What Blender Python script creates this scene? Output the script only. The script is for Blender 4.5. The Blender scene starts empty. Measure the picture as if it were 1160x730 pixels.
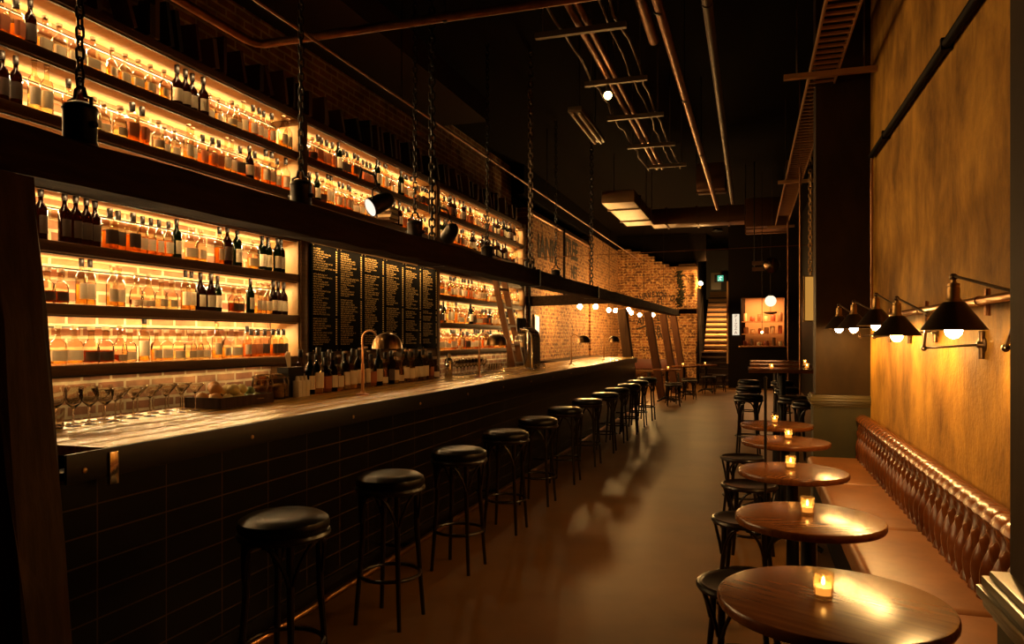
import bpy, bmesh, math, random
from mathutils import Vector, Matrix
R = random.Random(7)
PI = math.pi
SC = bpy.context.scene
COL = SC.collection

# ------------------------------------------------------------------ camera, world, exposure
CAM_Z = 1.45
cam_d = bpy.data.cameras.new('camera'); cam = bpy.data.objects.new('camera', cam_d); COL.objects.link(cam)
cam.location = (0, 0, CAM_Z); cam.rotation_euler = (PI/2, 0, math.radians(18.0))
cam_d.sensor_width = 36; cam_d.lens = 830/1160*36; cam_d.shift_y = 18/1160; cam_d.clip_start = .05
SC.camera = cam
w = bpy.data.worlds.new('world'); SC.world = w; w.use_nodes = True
w.node_tree.nodes['Background'].inputs[0].default_value = (1, .55, .25, 1)
w.node_tree.nodes['Background'].inputs[1].default_value = .0004
SC.view_settings.view_transform = 'Standard'; SC.view_settings.look = 'None'
SC.view_settings.gamma = 1; SC.view_settings.use_curve_mapping = False
SC.view_settings.exposure = 0.0
try:
    SC.cycles.transparent_max_bounces = 24; SC.cycles.max_bounces = 8
    SC.cycles.caustics_reflective = False; SC.cycles.caustics_refractive = False
    SC.cycles.sample_clamp_indirect = 4.0
except Exception: pass

WARM = (1.0, .50, .15)
E_SHELF = 15.5       # shelf strip watts per metre
E_WALL = 480.0       # wall lamp bulb strength
E_FEST = 620.0
E_PEND = 90.0
E_CANDLE = 60.0
SHELF_COL = (1.0, .635, .27)

# ------------------------------------------------------------------ materials
MATS = {}
def mat(name, col, rough=.5, metal=0., spec=.5, emit=None, es=0., noise=None, bump=0., bscale=30., coat=0.):
    """noise = (second colour, scale, (sx,sy,sz))"""
    if name in MATS: return MATS[name]
    m = bpy.data.materials.new(name); m.use_nodes = True
    nt = m.node_tree; b = nt.nodes['Principled BSDF']
    b.inputs['Base Color'].default_value = (*col, 1); b.inputs['Roughness'].default_value = rough
    b.inputs['Metallic'].default_value = metal; b.inputs['Specular IOR Level'].default_value = spec
    b.inputs['Coat Weight'].default_value = coat
    if emit:
        b.inputs['Emission Color'].default_value = (*emit, 1); b.inputs['Emission Strength'].default_value = es
    if noise or bump:
        tc = nt.nodes.new('ShaderNodeTexCoord'); mp = nt.nodes.new('ShaderNodeMapping')
        nt.links.new(tc.outputs['Object'], mp.inputs[0])
        nz = nt.nodes.new('ShaderNodeTexNoise'); nt.links.new(mp.outputs[0], nz.inputs['Vector'])
        nz.inputs['Detail'].default_value = 6; nz.inputs['Roughness'].default_value = .6
        if noise:
            c2, sc, st = noise
            mp.inputs['Scale'].default_value = st; nz.inputs['Scale'].default_value = sc
            rp = nt.nodes.new('ShaderNodeValToRGB')
            rp.color_ramp.elements[0].position = .32; rp.color_ramp.elements[1].position = .68
            rp.color_ramp.elements[0].color = (*col, 1); rp.color_ramp.elements[1].color = (*c2, 1)
            nt.links.new(nz.outputs['Fac'], rp.inputs[0]); nt.links.new(rp.outputs[0], b.inputs['Base Color'])
        else: nz.inputs['Scale'].default_value = bscale
        if bump:
            bp = nt.nodes.new('ShaderNodeBump'); bp.inputs['Strength'].default_value = bump; bp.inputs['Distance'].default_value = .01
            nt.links.new(nz.outputs['Fac'], bp.inputs['Height']); nt.links.new(bp.outputs[0], b.inputs['Normal'])
    MATS[name] = m
    return m

def emis(name, col, s):
    if name in MATS: return MATS[name]
    m = bpy.data.materials.new(name); m.use_nodes = True; nt = m.node_tree; nt.nodes.clear()
    o = nt.nodes.new('ShaderNodeOutputMaterial'); e = nt.nodes.new('ShaderNodeEmission')
    e.inputs[0].default_value = (*col, 1); e.inputs[1].default_value = s
    nt.links.new(e.outputs[0], o.inputs[0]); MATS[name] = m
    return m

def thin_glass(name, tint, gloss=.12, rough=.03, trans=0., tcol=None):
    """clear container glass / liquid: tinted see-through mixed with a gloss, optionally a milky translucent share"""
    if name in MATS: return MATS[name]
    m = bpy.data.materials.new(name); m.use_nodes = True; nt = m.node_tree; nt.nodes.clear()
    o = nt.nodes.new('ShaderNodeOutputMaterial'); t = nt.nodes.new('ShaderNodeBsdfTransparent'); g = nt.nodes.new('ShaderNodeBsdfGlossy')
    t.inputs[0].default_value = (*tint, 1); g.inputs['Roughness'].default_value = rough; g.inputs[0].default_value = (1, 1, 1, 1)
    lw = nt.nodes.new('ShaderNodeLayerWeight'); lw.inputs[0].default_value = gloss
    mx = nt.nodes.new('ShaderNodeMixShader'); nt.links.new(lw.outputs['Fresnel'], mx.inputs[0])
    src = t
    if trans > 0:
        tl = nt.nodes.new('ShaderNodeBsdfTranslucent'); tl.inputs[0].default_value = (*(tcol or tint), 1)
        mt = nt.nodes.new('ShaderNodeMixShader'); mt.inputs[0].default_value = trans
        nt.links.new(t.outputs[0], mt.inputs[1]); nt.links.new(tl.outputs[0], mt.inputs[2]); src = mt
    nt.links.new(src.outputs[0], mx.inputs[1]); nt.links.new(g.outputs[0], mx.inputs[2])
    nt.links.new(mx.outputs[0], o.inputs[0]); MATS[name] = m
    return m

def brick(name, axes, c1, c2, mortar, bw=.24, bh=.077, off=.5, ms=.012, rough=.85, bump=.6, var=.6, pale=None):
    """axes 'yz' or 'xz': which object coordinates run along the wall"""
    if name in MATS: return MATS[name]
    m = bpy.data.materials.new(name); m.use_nodes = True; nt = m.node_tree; b = nt.nodes['Principled BSDF']
    tc = nt.nodes.new('ShaderNodeTexCoord'); sp = nt.nodes.new('ShaderNodeSeparateXYZ'); cb = nt.nodes.new('ShaderNodeCombineXYZ')
    nt.links.new(tc.outputs['Object'], sp.inputs[0])
    nt.links.new(sp.outputs['Y' if axes == 'yz' else 'X'], cb.inputs[0]); nt.links.new(sp.outputs['Z'], cb.inputs[1])
    wob = nt.nodes.new('ShaderNodeTexNoise'); wob.inputs['Scale'].default_value = 9; nt.links.new(tc.outputs['Object'], wob.inputs['Vector'])
    ad = nt.nodes.new('ShaderNodeVectorMath'); ad.operation = 'MULTIPLY_ADD'; ad.inputs[1].default_value = (.012*bool(off),)*3
    nt.links.new(wob.outputs['Color'], ad.inputs[0]); nt.links.new(cb.outputs[0], ad.inputs[2])
    br = nt.nodes.new('ShaderNodeTexBrick'); nt.links.new(ad.outputs[0], br.inputs['Vector'])
    br.inputs['Color1'].default_value = (*c1, 1); br.inputs['Color2'].default_value = (*c2, 1); br.inputs['Mortar'].default_value = (*mortar, 1)
    br.inputs['Scale'].default_value = 1; br.inputs['Brick Width'].default_value = bw; br.inputs['Row Height'].default_value = bh
    br.inputs['Mortar Size'].default_value = ms; br.inputs['Mortar Smooth'].default_value = .25; br.offset = off; br.inputs['Bias'].default_value = 0
    nz = nt.nodes.new('ShaderNodeTexNoise'); nz.inputs['Scale'].default_value = 5; nz.inputs['Detail'].default_value = 8
    nt.links.new(tc.outputs['Object'], nz.inputs['Vector'])
    rp = nt.nodes.new('ShaderNodeValToRGB'); rp.color_ramp.elements[0].color = (1-var,)*3+(1,); rp.color_ramp.elements[1].color = (1.25, 1.25, 1.25, 1)
    rp.color_ramp.elements[0].position = .3; rp.color_ramp.elements[1].position = .7
    nt.links.new(nz.outputs['Fac'], rp.inputs[0])
    mu = nt.nodes.new('ShaderNodeMix'); mu.data_type = 'RGBA'; mu.blend_type = 'MULTIPLY'; mu.inputs[0].default_value = 1
    nt.links.new(br.outputs['Color'], mu.inputs[6]); nt.links.new(rp.outputs[0], mu.inputs[7])
    last = mu.outputs[2]
    if pale:
        nz2 = nt.nodes.new('ShaderNodeTexNoise'); nz2.inputs['Scale'].default_value = 14; nz2.inputs['Detail'].default_value = 4
        nt.links.new(ad.outputs[0], nz2.inputs['Vector'])
        r2 = nt.nodes.new('ShaderNodeValToRGB'); r2.color_ramp.elements[0].position = .52; r2.color_ramp.elements[1].position = .62
        nt.links.new(nz2.outputs['Fac'], r2.inputs[0])
        m2 = nt.nodes.new('ShaderNodeMix'); m2.data_type = 'RGBA'; nt.links.new(r2.outputs[0], m2.inputs[0])
        nt.links.new(last, m2.inputs[6]); m2.inputs[7].default_value = (*pale, 1); last = m2.outputs[2]
    nt.links.new(last, b.inputs['Base Color']); b.inputs['Roughness'].default_value = rough
    bp = nt.nodes.new('ShaderNodeBump'); bp.inputs['Strength'].default_value = bump; bp.inputs['Distance'].default_value = .008; bp.invert = True
    nt.links.new(br.outputs['Fac'], bp.inputs['Height']); nt.links.new(bp.outputs[0], b.inputs['Normal'])
    MATS[name] = m
    return m

def plaster(name):
    m = bpy.data.materials.new(name); m.use_nodes = True; nt = m.node_tree; b = nt.nodes['Principled BSDF']
    tc = nt.nodes.new('ShaderNodeTexCoord'); mp = nt.nodes.new('ShaderNodeMapping'); mp.inputs['Scale'].default_value = (1, 1.0, .62)
    nt.links.new(tc.outputs['Object'], mp.inputs[0])
    n1 = nt.nodes.new('ShaderNodeTexNoise'); n1.inputs['Scale'].default_value = 2.6; n1.inputs['Detail'].default_value = 7; n1.inputs['Roughness'].default_value = .66; n1.inputs['Distortion'].default_value = .25
    nt.links.new(mp.outputs[0], n1.inputs['Vector'])
    rp = nt.nodes.new('ShaderNodeValToRGB'); e = rp.color_ramp.elements
    e[0].position = .33; e[0].color = (.15, .066, .010, 1); e[1].position = .66; e[1].color = (.60, .31, .045, 1)
    x = rp.color_ramp.elements.new(.5); x.color = (.37, .18, .026, 1)
    nt.links.new(n1.outputs['Fac'], rp.inputs[0])
    # hairline vertical cracks
    mp2 = nt.nodes.new('ShaderNodeMapping'); mp2.inputs['Scale'].default_value = (1, .55, .05); nt.links.new(tc.outputs['Object'], mp2.inputs[0])
    n2 = nt.nodes.new('ShaderNodeTexNoise'); n2.inputs['Scale'].default_value = 2.0; n2.inputs['Detail'].default_value = 9; n2.inputs['Roughness'].default_value = .55
    nt.links.new(mp2.outputs[0], n2.inputs['Vector'])
    r2 = nt.nodes.new('ShaderNodeValToRGB'); q = r2.color_ramp.elements
    q[0].position = .5; q[0].color = (1, 1, 1, 1); q[1].position = .508; q[1].color = (1, 1, 1, 1)
    z = q.new(.504); z.color = (.35, .3, .25, 1)
    nt.links.new(n2.outputs['Fac'], r2.inputs[0])
    mu = nt.nodes.new('ShaderNodeMix'); mu.data_type = 'RGBA'; mu.blend_type = 'MULTIPLY'; mu.inputs[0].default_value = .35
    nt.links.new(rp.outputs[0], mu.inputs[6]); nt.links.new(r2.outputs[0], mu.inputs[7]); nt.links.new(mu.outputs[2], b.inputs['Base Color'])
    b.inputs['Roughness'].default_value = .6; b.inputs['Specular IOR Level'].default_value = .12
    n3 = nt.nodes.new('ShaderNodeTexNoise'); n3.inputs['Scale'].default_value = 40; n3.inputs['Detail'].default_value = 5; nt.links.new(tc.outputs['Object'], n3.inputs['Vector'])
    bp = nt.nodes.new('ShaderNodeBump'); bp.inputs['Strength'].default_value = .35; bp.inputs['Distance'].default_value = .01
    nt.links.new(n3.outputs['Fac'], bp.inputs['Height']); nt.links.new(bp.outputs[0], b.inputs['Normal'])
    return m

M_CONC = mat('polished_concrete', (.125, .054, .010), .42, spec=.2, noise=((.20, .092, .020), .9, (1, 1, 1)), bump=.05)
M_BLACK = mat('black_paint', (.009, .006, .004), .6, spec=.06)
M_CEIL = mat('ceiling_black', (.008, .0055, .004), .9, spec=.02)
M_BRICK_SHELF = brick('shelf_brick', 'yz', (.40, .20, .085), (.26, .10, .042), (.60, .46, .26), pale=None, var=.55)
M_BRICK_FARL = brick('side_brick', 'yz', (.40, .155, .045), (.13, .036, .013), (.46, .25, .09), bw=.23, bh=.08, pale=(.54, .28, .095))
M_BRICK_BACK = brick('end_brick', 'xz', (.40, .155, .045), (.11, .030, .011), (.48, .27, .10), bw=.23, bh=.085, pale=(.60, .33, .12))
M_TILE = brick('black_tile', 'yz', (.005, .0045, .004), (.007, .006, .005), (.075, .040, .016), bw=.333, bh=.1055, off=0., ms=.003, rough=.3, bump=.4, var=.2)
M_TILE.node_tree.nodes['Principled BSDF'].inputs['Specular IOR Level'].default_value = .12
M_PLASTER = plaster('ochre_plaster')
M_OLIVE = mat('olive_paint', (.050, .040, .014), .5, spec=.2, noise=((.036, .032, .014), 6, (1, 1, .4)))
M_OLIVE2 = mat('brown_paint', (.019, .010, .003), .6, spec=.1, noise=((.038, .020, .006), 4, (1, 1, .4)), bump=.2)
M_GOLDTRIM = mat('green_gloss_trim', (.075, .055, .018), .3, spec=.4)
M_SHELFWOOD = mat('shelf_timber', (.10, .046, .015), .6, spec=.2, noise=((.16, .078, .026), 5, (8, .6, 8)))
M_SHELFEND = mat('pale_plywood', (.38, .22, .08), .5, noise=((.48, .30, .12), 5, (1, 9, .7)))
M_TIMBER = mat('old_timber', (.040, .020, .010), .7, spec=.15, noise=((.085, .042, .019), 4, (6, 6, .6)), bump=.5)
M_BEAM = mat('beam_timber', (.022, .011, .0055), .75, spec=.1, noise=((.045, .023, .010), 4, (6, .6, 6)), bump=.5)
M_STEEL = mat('dark_steel', (.016, .012, .009), .42, .6)
M_IRON = mat('cast_iron', (.016, .013, .011), .38, .6)
M_BRASS = mat('aged_brass', (.42, .25, .09), .38, .85)
M_COPPER = mat('copper_pipe', (.50, .24, .10), .3, 1.)
M_CONDUIT = mat('galvanised', (.16, .11, .065), .45, .8)
M_TRAY = mat('tray_steel', (.60, .33, .13), .4, .6)
M_CHROME = mat('polished_chrome', (.78, .70, .58), .12, 1.)
M_TABLE = mat('mahogany_top', (.105, .030, .007), .24, spec=.3, noise=((.185, .062, .014), 4, (1.2, 14, 4)))
M_BENT = mat('black_bentwood', (.012, .006, .003), .28, spec=.35)
M_VINYL = mat('black_vinyl', (.005, .0035, .002), .30, spec=.22)
M_LEATHER = mat('oxblood_leather', (.12, .031, .004), .27, spec=.4, noise=((.18, .052, .008), 6, (1, 1, 1)), bump=.08)
M_SEAT = mat('tan_leather_seat', (.21, .076, .017), .40, spec=.3, noise=((.31, .118, .028), 5, (1, 1, 1)), bump=.12)
M_BOARD = mat('black_board', (.004, .003, .002), .8, spec=.03)
M_GOLD = mat('gold_paint', (.90, .55, .17), .5)
M_PAPER = mat('cream_paper', (.78, .64, .42), .7)
M_DARKLABEL = mat('dark_label', (.055, .030, .016), .6)
M_REDLABEL = mat('rust_label', (.42, .12, .035), .6)
M_CORK = mat('cork_top', (.30, .17, .08), .7)
M_CAP = mat('black_cap', (.012, .008, .006), .4, spec=.25)
M_REDCAP = mat('wax_cap', (.14, .022, .014), .4)
M_LETTER = mat('black_signwriting', (.035, .020, .012), .8)
def counter_wood():
    m = mat('counter_oak', (.22, .10, .014), .27, spec=.3, noise=((.58, .32, .060), 4, (11, .5, 4)))
    return m
M_COUNTER = counter_wood()
G_CLEAR = thin_glass('clear_glass', (.86, .80, .68), .12)
def clear_crystal(name):
    m = mat(name, (.97, .94, .88), .02); b = m.node_tree.nodes['Principled BSDF']
    b.inputs['Transmission Weight'].default_value = 1; b.inputs['IOR'].default_value = 1.45
    return m
G_STEM = clear_crystal('stemware_glass')
G_GREEN = thin_glass('dark_green_glass', (.03, .05, .012), .16, .05, .25, (.03, .04, .01))
G_BROWN = thin_glass('dark_brown_glass', (.07, .025, .006), .16, .05, .25, (.05, .02, .006))
L_AMBER = thin_glass('amber_whisky', (.80, .36, .07), .05, .1, .45, (.72, .33, .07))
L_HONEY = thin_glass('honey_whisky', (.92, .62, .20), .05, .1, .40, (.85, .56, .18))
L_DEEP = thin_glass('deep_rum', (.38, .11, .02), .05, .1, .45, (.38, .12, .025))
L_PALE = thin_glass('pale_spirit', (.95, .84, .55), .05, .1, .25, (.85, .72, .42))
M_BULB = emis('lamp_bulb_glow', (1., .55, .17), E_WALL)
M_FEST = emis('globe_bulb_glow', (1., .55, .17), E_FEST)

# ------------------------------------------------------------------ mesh builder
class MB:
    def __init__(s): s.v = []; s.f = []
    def _add(s, vs, fs):
        o = len(s.v); s.v += [tuple(p) for p in vs]; s.f += [tuple(i+o for i in q) for q in fs]; return s
    def box(s, c, d, rot=None):
        hx, hy, hz = d[0]/2, d[1]/2, d[2]/2
        vs = [Vector((x, y, z)) for x in (-hx, hx) for y in (-hy, hy) for z in (-hz, hz)]
        if rot is not None: vs = [rot @ p for p in vs]
        c = Vector(c)
        return s._add([p+c for p in vs], [(0, 1, 3, 2), (4, 6, 7, 5), (0, 4, 5, 1), (2, 3, 7, 6), (0, 2, 6, 4), (1, 5, 7, 3)])
    def bbox(s, c, d, b=.004):
        """box with chamfered vertical and horizontal edges"""
        bm = bmesh.new(); bmesh.ops.create_cube(bm, size=1)
        for v in bm.verts: v.co = Vector((v.co.x*d[0], v.co.y*d[1], v.co.z*d[2]))
        bmesh.ops.bevel(bm, geom=bm.edges[:], offset=b, segments=2, affect='EDGES', profile=.6)
        s.bm(bm, Matrix.Translation(Vector(c))); return s
    def bm(s, bm, M=Matrix()):
        bm.verts.index_update()
        s._add([M @ v.co for v in bm.verts], [[v.index for v in f.verts] for f in bm.faces]); bm.free(); return s
    def tube(s, pts, r, n=8, cap=True, closed=False):
        pts = [Vector(p) for p in pts]; k = len(pts); rs = r if isinstance(r, (list, tuple)) else [r]*k
        up = None; rings = []
        for i, p in enumerate(pts):
            if closed: t = pts[(i+1) % k]-pts[i-1]
            else: t = pts[min(i+1, k-1)]-pts[max(i-1, 0)]
            t.normalize()
            if up is None: up = Vector((0, 0, 1)) if abs(t.z) < .9 else Vector((1, 0, 0))
            a = up - t*up.dot(t)
            if a.length < 1e-5: a = t.orthogonal()
            a.normalize(); up = a; b = t.cross(a)
            rings.append([p+(a*math.cos(2*PI*j/n)+b*math.sin(2*PI*j/n))*rs[i] for j in range(n)])
        vs = [q for rg in rings for q in rg]; fs = []
        for i in range(k if closed else k-1):
            i2 = (i+1) % k
            for j in range(n): fs.append((i*n+j, i*n+(j+1) % n, i2*n+(j+1) % n, i2*n+j))
        if cap and not closed: fs += [tuple(range(n))[::-1], tuple((k-1)*n+j for j in range(n))]
        return s._add(vs, fs)
    def lathe(s, prof, c=(0, 0, 0), n=20, M=None, sq=None):
        """prof [(r,z)] bottom to top; sq superellipse exponent for squarish plans"""
        vs = []; fs = []; k = len(prof); c = Vector(c)
        for r, z in prof:
            for j in range(n):
                a = 2*PI*j/n; ca, sa = math.cos(a), math.sin(a); q = 1
                if sq: q = 1/((abs(ca)**sq+abs(sa)**sq)**(1/sq))
                p = Vector((r*q*ca, r*q*sa, z))
                if M is not None: p = M @ p
                vs.append(p+c)
        for i in range(k-1):
            for j in range(n): fs.append((i*n+j, i*n+(j+1) % n, (i+1)*n+(j+1) % n, (i+1)*n+j))
        if prof[0][0] > 1e-6: fs.append(tuple(range(n))[::-1])
        if prof[-1][0] > 1e-6: fs.append(tuple((k-1)*n+j for j in range(n)))
        return s._add(vs, fs)
    def sphere(s, c, r, n=12, sc=(1, 1, 1)):
        bm = bmesh.new(); bmesh.ops.create_uvsphere(bm, u_segments=n, v_segments=max(6, n*2//3), radius=r)
        return s.bm(bm, Matrix.Translation(Vector(c)) @ Matrix.Diagonal((*sc, 1)))
    def quad(s, a, b, c, d): return s._add([a, b, c, d], [(0, 1, 2, 3)])
    def link(s, c, M, L=.045, W=.028, r=.006):
        pts = []
        for i in range(14):
            a = 2*PI*i/14; x = math.cos(a)*W/2; z = math.sin(a)*W/2 + (L/2-W/2)*(1 if math.sin(a) > 0 else -1)
            pts.append(M @ Vector((x, 0, z))+Vector(c))
        return s.tube(pts, r, 6, closed=True)
    def chain(s, top, bot, L=.05, W=.03, r=.006):
        top, bot = Vector(top), Vector(bot); n = max(1, int((top-bot).length/(L-2*r-.002)))
        for i in range(n):
            s.link(top.lerp(bot, (i+.5)/n), Matrix.Rotation(PI/2*(i % 2)+.3, 3, 'Z'), L, W, r)
        return s
    def mesh(s, name, mats, smooth=True):
        me = bpy.data.meshes.new(name); me.from_pydata(s.v, [], s.f)
        for m in (mats if isinstance(mats, (list, tuple)) else [mats]): me.materials.append(m)
        bm = bmesh.new(); bm.from_mesh(me); bmesh.ops.recalc_face_normals(bm, faces=bm.faces[:])
        bm.to_mesh(me); bm.free()
        if smooth:
            me.polygons.foreach_set('use_smooth', [True]*len(me.polygons))
            try: me.set_sharp_from_angle(angle=math.radians(38))
            except Exception: pass
        return me

def link(o): COL.objects.link(o); return o
def tag(o, label, cat, group=None, kind=None):
    o['label'] = label; o['category'] = cat
    if group: o['group'] = group
    if kind: o['kind'] = kind
    return o
def thing(name, label, cat, loc=(0, 0, 0), rz=0, group=None):
    o = link(bpy.data.objects.new(name, None)); o.location = loc; o.rotation_euler = (0, 0, rz); o.empty_display_size = .1
    return tag(o, label, cat, group)
def part(name, mb, m, parent, loc=(0, 0, 0), label=None, smooth=True):
    o = link(bpy.data.objects.new(name, mb if isinstance(mb, bpy.types.Mesh) else mb.mesh(name, m, smooth))); o.parent = parent; o.location = loc
    if label: o['label'] = label
    return o
def single(name, mb, m, label, cat, loc=(0, 0, 0), rz=0, group=None, smooth=True):
    o = link(bpy.data.objects.new(name, mb if isinstance(mb, bpy.types.Mesh) else mb.mesh(name, m, smooth))); o.location = loc; o.rotation_euler = (0, 0, rz)
    return tag(o, label, cat, group)
def struct(name, mb, m, label=None, cat=None, parent=None, smooth=False):
    o = link(bpy.data.objects.new(name, mb.mesh(name, m, smooth))); o.parent = parent
    if parent is None: o['kind'] = 'structure'; tag(o, label or name.replace('_', ' '), cat or name.split('_')[0])
    return o
KIDS = {}
def kids(o):
    return [c for c in SC.objects if c.parent == o]
def dup(root, loc, rz=0, label=None, group=None, tree=None):
    tree = tree or get_tree(root)
    def cp(node, parent):
        o, ch = node; c = o.copy(); link(c)
        if parent is not None: c.parent = parent
        for x in ch: cp(x, c)
        return c
    r = cp(tree, None); r.location = loc; r.rotation_euler = (0, 0, rz)
    if label: r['label'] = label
    if group: r['group'] = group
    return r
def get_tree(o): return (o, [get_tree(c) for c in kids(o)])
def arealight(name, parent, loc, sx, sy, power, col, rot=(0, 0, 0), spread=PI):
    d = bpy.data.lights.new(name, 'AREA'); d.shape = 'RECTANGLE'; d.size = sx; d.size_y = sy; d.energy = power; d.color = col; d.spread = spread
    o = link(bpy.data.objects.new(name, d)); o.parent = parent; o.location = loc; o.rotation_euler = rot
    return o
def pointlight(name, parent, loc, power, col, r=.03):
    d = bpy.data.lights.new(name, 'POINT'); d.energy = power; d.color = col; d.shadow_soft_size = r
    o = link(bpy.data.objects.new(name, d)); o.parent = parent; o.location = loc
    return o
def nth(i):
    n = i+1
    return f"{n}{'th' if 10 <= n % 100 <= 20 else {1: 'st', 2: 'nd', 3: 'rd'}.get(n % 10, 'th')}"
WORDS = ['first', 'second', 'third', 'fourth', 'fifth', 'sixth', 'seventh', 'eighth', 'ninth', 'tenth', 'eleventh', 'twelfth', 'thirteenth', 'fourteenth']
# ------------------------------------------------------------------ room shell
struct('floor', MB().box((-.5, 13, -.05), (9.4, 31, .1)), M_CONC, 'polished concrete floor of the bar', 'floor')
struct('ceiling', MB().box((-.5, 13, 4.75), (9.4, 31, .1)), M_CEIL, 'black painted ceiling high above the bar', 'ceiling')
wl = struct('wall_left', MB().box((-4.42, 5.6, 2.35), (.2, 15.3, 4.7)), M_BRICK_SHELF, 'old brick wall behind the bottle shelves', 'wall')
# stretch of the left wall beyond the shelves, taller towards the end
m = MB()
m.box((-4.12, 16.15, 1.96), (.24, 5.7, 3.93)).box((-4.12, 21.1, 2.1), (.24, 4.2, 4.2)).box((-4.07, 19.05, 2.0), (.24, .5, 4.0))
struct('wall_left_far', m, M_BRICK_FARL, 'bare brick wall with painted lettering past the shelves', 'wall')
struct('wall_left_top', MB().box((-4.12, 18.2, 4.45), (.2, 10.2, .6)), M_CEIL, 'black band above the side brick', 'wall')
# end brick wall, top edge stepping down
m = MB(); x = -4.0
for k, (x1, zt) in enumerate([(-3.6, 4.25), (-3.3, 4.17), (-3.05, 4.08), (-2.85, 4.0), (-2.62, 3.83), (-2.4, 3.74), (-2.12, 3.66), (-1.56, 3.55)]):
    m.box(((x+x1)/2, 23.35, zt/2), (x1-x, .3, zt)); x = x1
struct('wall_back', m, M_BRICK_BACK, 'bare brick end wall with painted lettering', 'wall')
struct('trim_1', MB().box((-1.85, 23.2, 3.58), (.62, .5, .1)).box((-1.85, 23.3, 3.68), (.5, .4, .1)), M_SHELFWOOD, 'timber cap on the brick pier by the stairs', 'trim')
struct('wall_back_top', MB().box((-.5, 28.4, 2.4), (9.2, .2, 4.8)).box((-2.7, 23.7, 4.3), (2.8, .3, .9)), M_CEIL, 'black wall at the far end', 'wall')
m = MB().box((1.1, 4.3, 2.35), (.3, 5.4, 4.7)); struct('wall_right', m, M_PLASTER, 'patinated ochre plaster wall above the bench', 'wall')
struct('wall_right_far', MB().box((1.42, 15.5, 2.35), (.24, 17.4, 4.7)), M_BLACK, 'black side wall past the pilaster', 'wall')
# two pilasters with wainscot below and a moulded rail
def pilaster(nm, yf, depth, lab, xc=.80):
    p = struct(nm, MB().box((xc, yf+depth/2, 2.84), (.54, depth, 3.74)), M_OLIVE2, lab, 'wall')
    struct('wainscot', MB().box((xc-.01, yf+depth/2, .45), (.56, depth+.02, .90)), M_OLIVE, parent=p)
    m = MB()
    for k, (z, o) in enumerate([(.88, .008), (.90, .022), (.922, .032), (.943, .024), (.957, .012)]):
        m.bbox((xc-.01, yf+depth/2-.0, z), (.56+2*o, depth+.02+2*o, .022), .006)
    struct('chair_rail', m, M_GOLDTRIM, parent=p, smooth=True)
pilaster('wall_right_pier_far', 6.70, .26, 'brown pilaster with green wainscot at the bench end')
pilaster('wall_right_pier_near', .95, .78, 'dark pilaster with moulded rail at near bench end', .773)
# soffit box above the shelving
struct('trim_2', MB().box((-3.85, 4.4, 4.55), (.9, 10, .3)), mat('soffit_brown', (.04, .024, .012), .8, spec=.05), 'dark soffit box under the ceiling above shelving', 'trim')

# stairs at the end
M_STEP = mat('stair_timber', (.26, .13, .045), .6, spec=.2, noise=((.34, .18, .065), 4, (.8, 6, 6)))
M_STEP_SHADE = mat('stair_shade', (.030, .016, .009), .6, spec=.15)  # shade on treads and lower flight put into a darker colour
st = thing('staircase', 'timber staircase rising between dark walls to a door', 'stairs', (-.95, 23.0, 0)); st['kind'] = 'structure'
nst = 17; rise = 2.9/nst; run = .26
lo = MB(); up = MB(); tr = MB()
for i in range(nst):
    z = rise*(i+1); wd = 1.1 if i < 6 else .98
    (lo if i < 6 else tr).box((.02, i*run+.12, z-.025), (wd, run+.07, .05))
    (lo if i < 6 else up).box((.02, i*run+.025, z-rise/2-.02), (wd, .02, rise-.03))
part('lower_flight', lo, M_STEP_SHADE, st, smooth=False); part('upper_flight', up, M_STEP, st, smooth=False); part('stair_tread', tr, M_STEP_SHADE, st, smooth=False)
for sx in (-.6, .62):
    hr = MB().tube([(sx, -.1, 1.0), (sx, nst*run, 3.85)], .025)
    for k in range(5): hr.tube([(sx, k*1.05-.05, 1.03+k*.66), (sx, k*1.05-.05, .05+k*.62)], .014)
    part('handrail', hr, M_STEEL, st)
struct('wall_stair_right', MB().box((-.22, 25.8, 2.35), (.16, 5.0, 4.7)), mat('stairwell_brown', (.018, .010, .006), .8, spec=.1), 'dark wall beside the stairs', 'wall')
struct('wall_stair_left', MB().box((-1.63, 26.0, 2.35), (.12, 4.6, 4.7)), MATS['stairwell_brown'], 'dark wall on the pier side of the stairs', 'wall')
slm = thing('stair_fill_lamp', 'added ceiling lamp that brightens the stair risers', 'ceiling lamp', (-.93, 22.6, 4.62))  # invented fixture, added to throw light on the stair risers
part('fill_lamp_dish', MB().lathe([(.16, 0), (.17, .03), (.12, .07), (0, .08)], n=20), M_STEEL, slm)
arealight('stair_fill_light', slm, (0, 0, -.01), .3, .3, 300, (1., .50, .16), (math.radians(43), 0, 0), math.radians(48))
# landing door with two glazed panels
d = struct('door_1', MB().box((-.93, 28.2, 3.85), (1.25, .07, 1.95)), mat('door_brown', (.05, .028, .015), .5), 'brown glazed door at the top of the stairs', 'door')
M_PANE = mat('amber_pane', (.30, .19, .08), .25, spec=.6)
for px in (-1.2, -.62):
    struct('pane', MB().box((px, 28.155, 3.55), (.36, .02, .62)), M_PANE, parent=d)
struct('rail_panel', MB().box((-.93, 28.155, 3.05), (.98, .02, .22)), M_STEP, parent=d)

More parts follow.
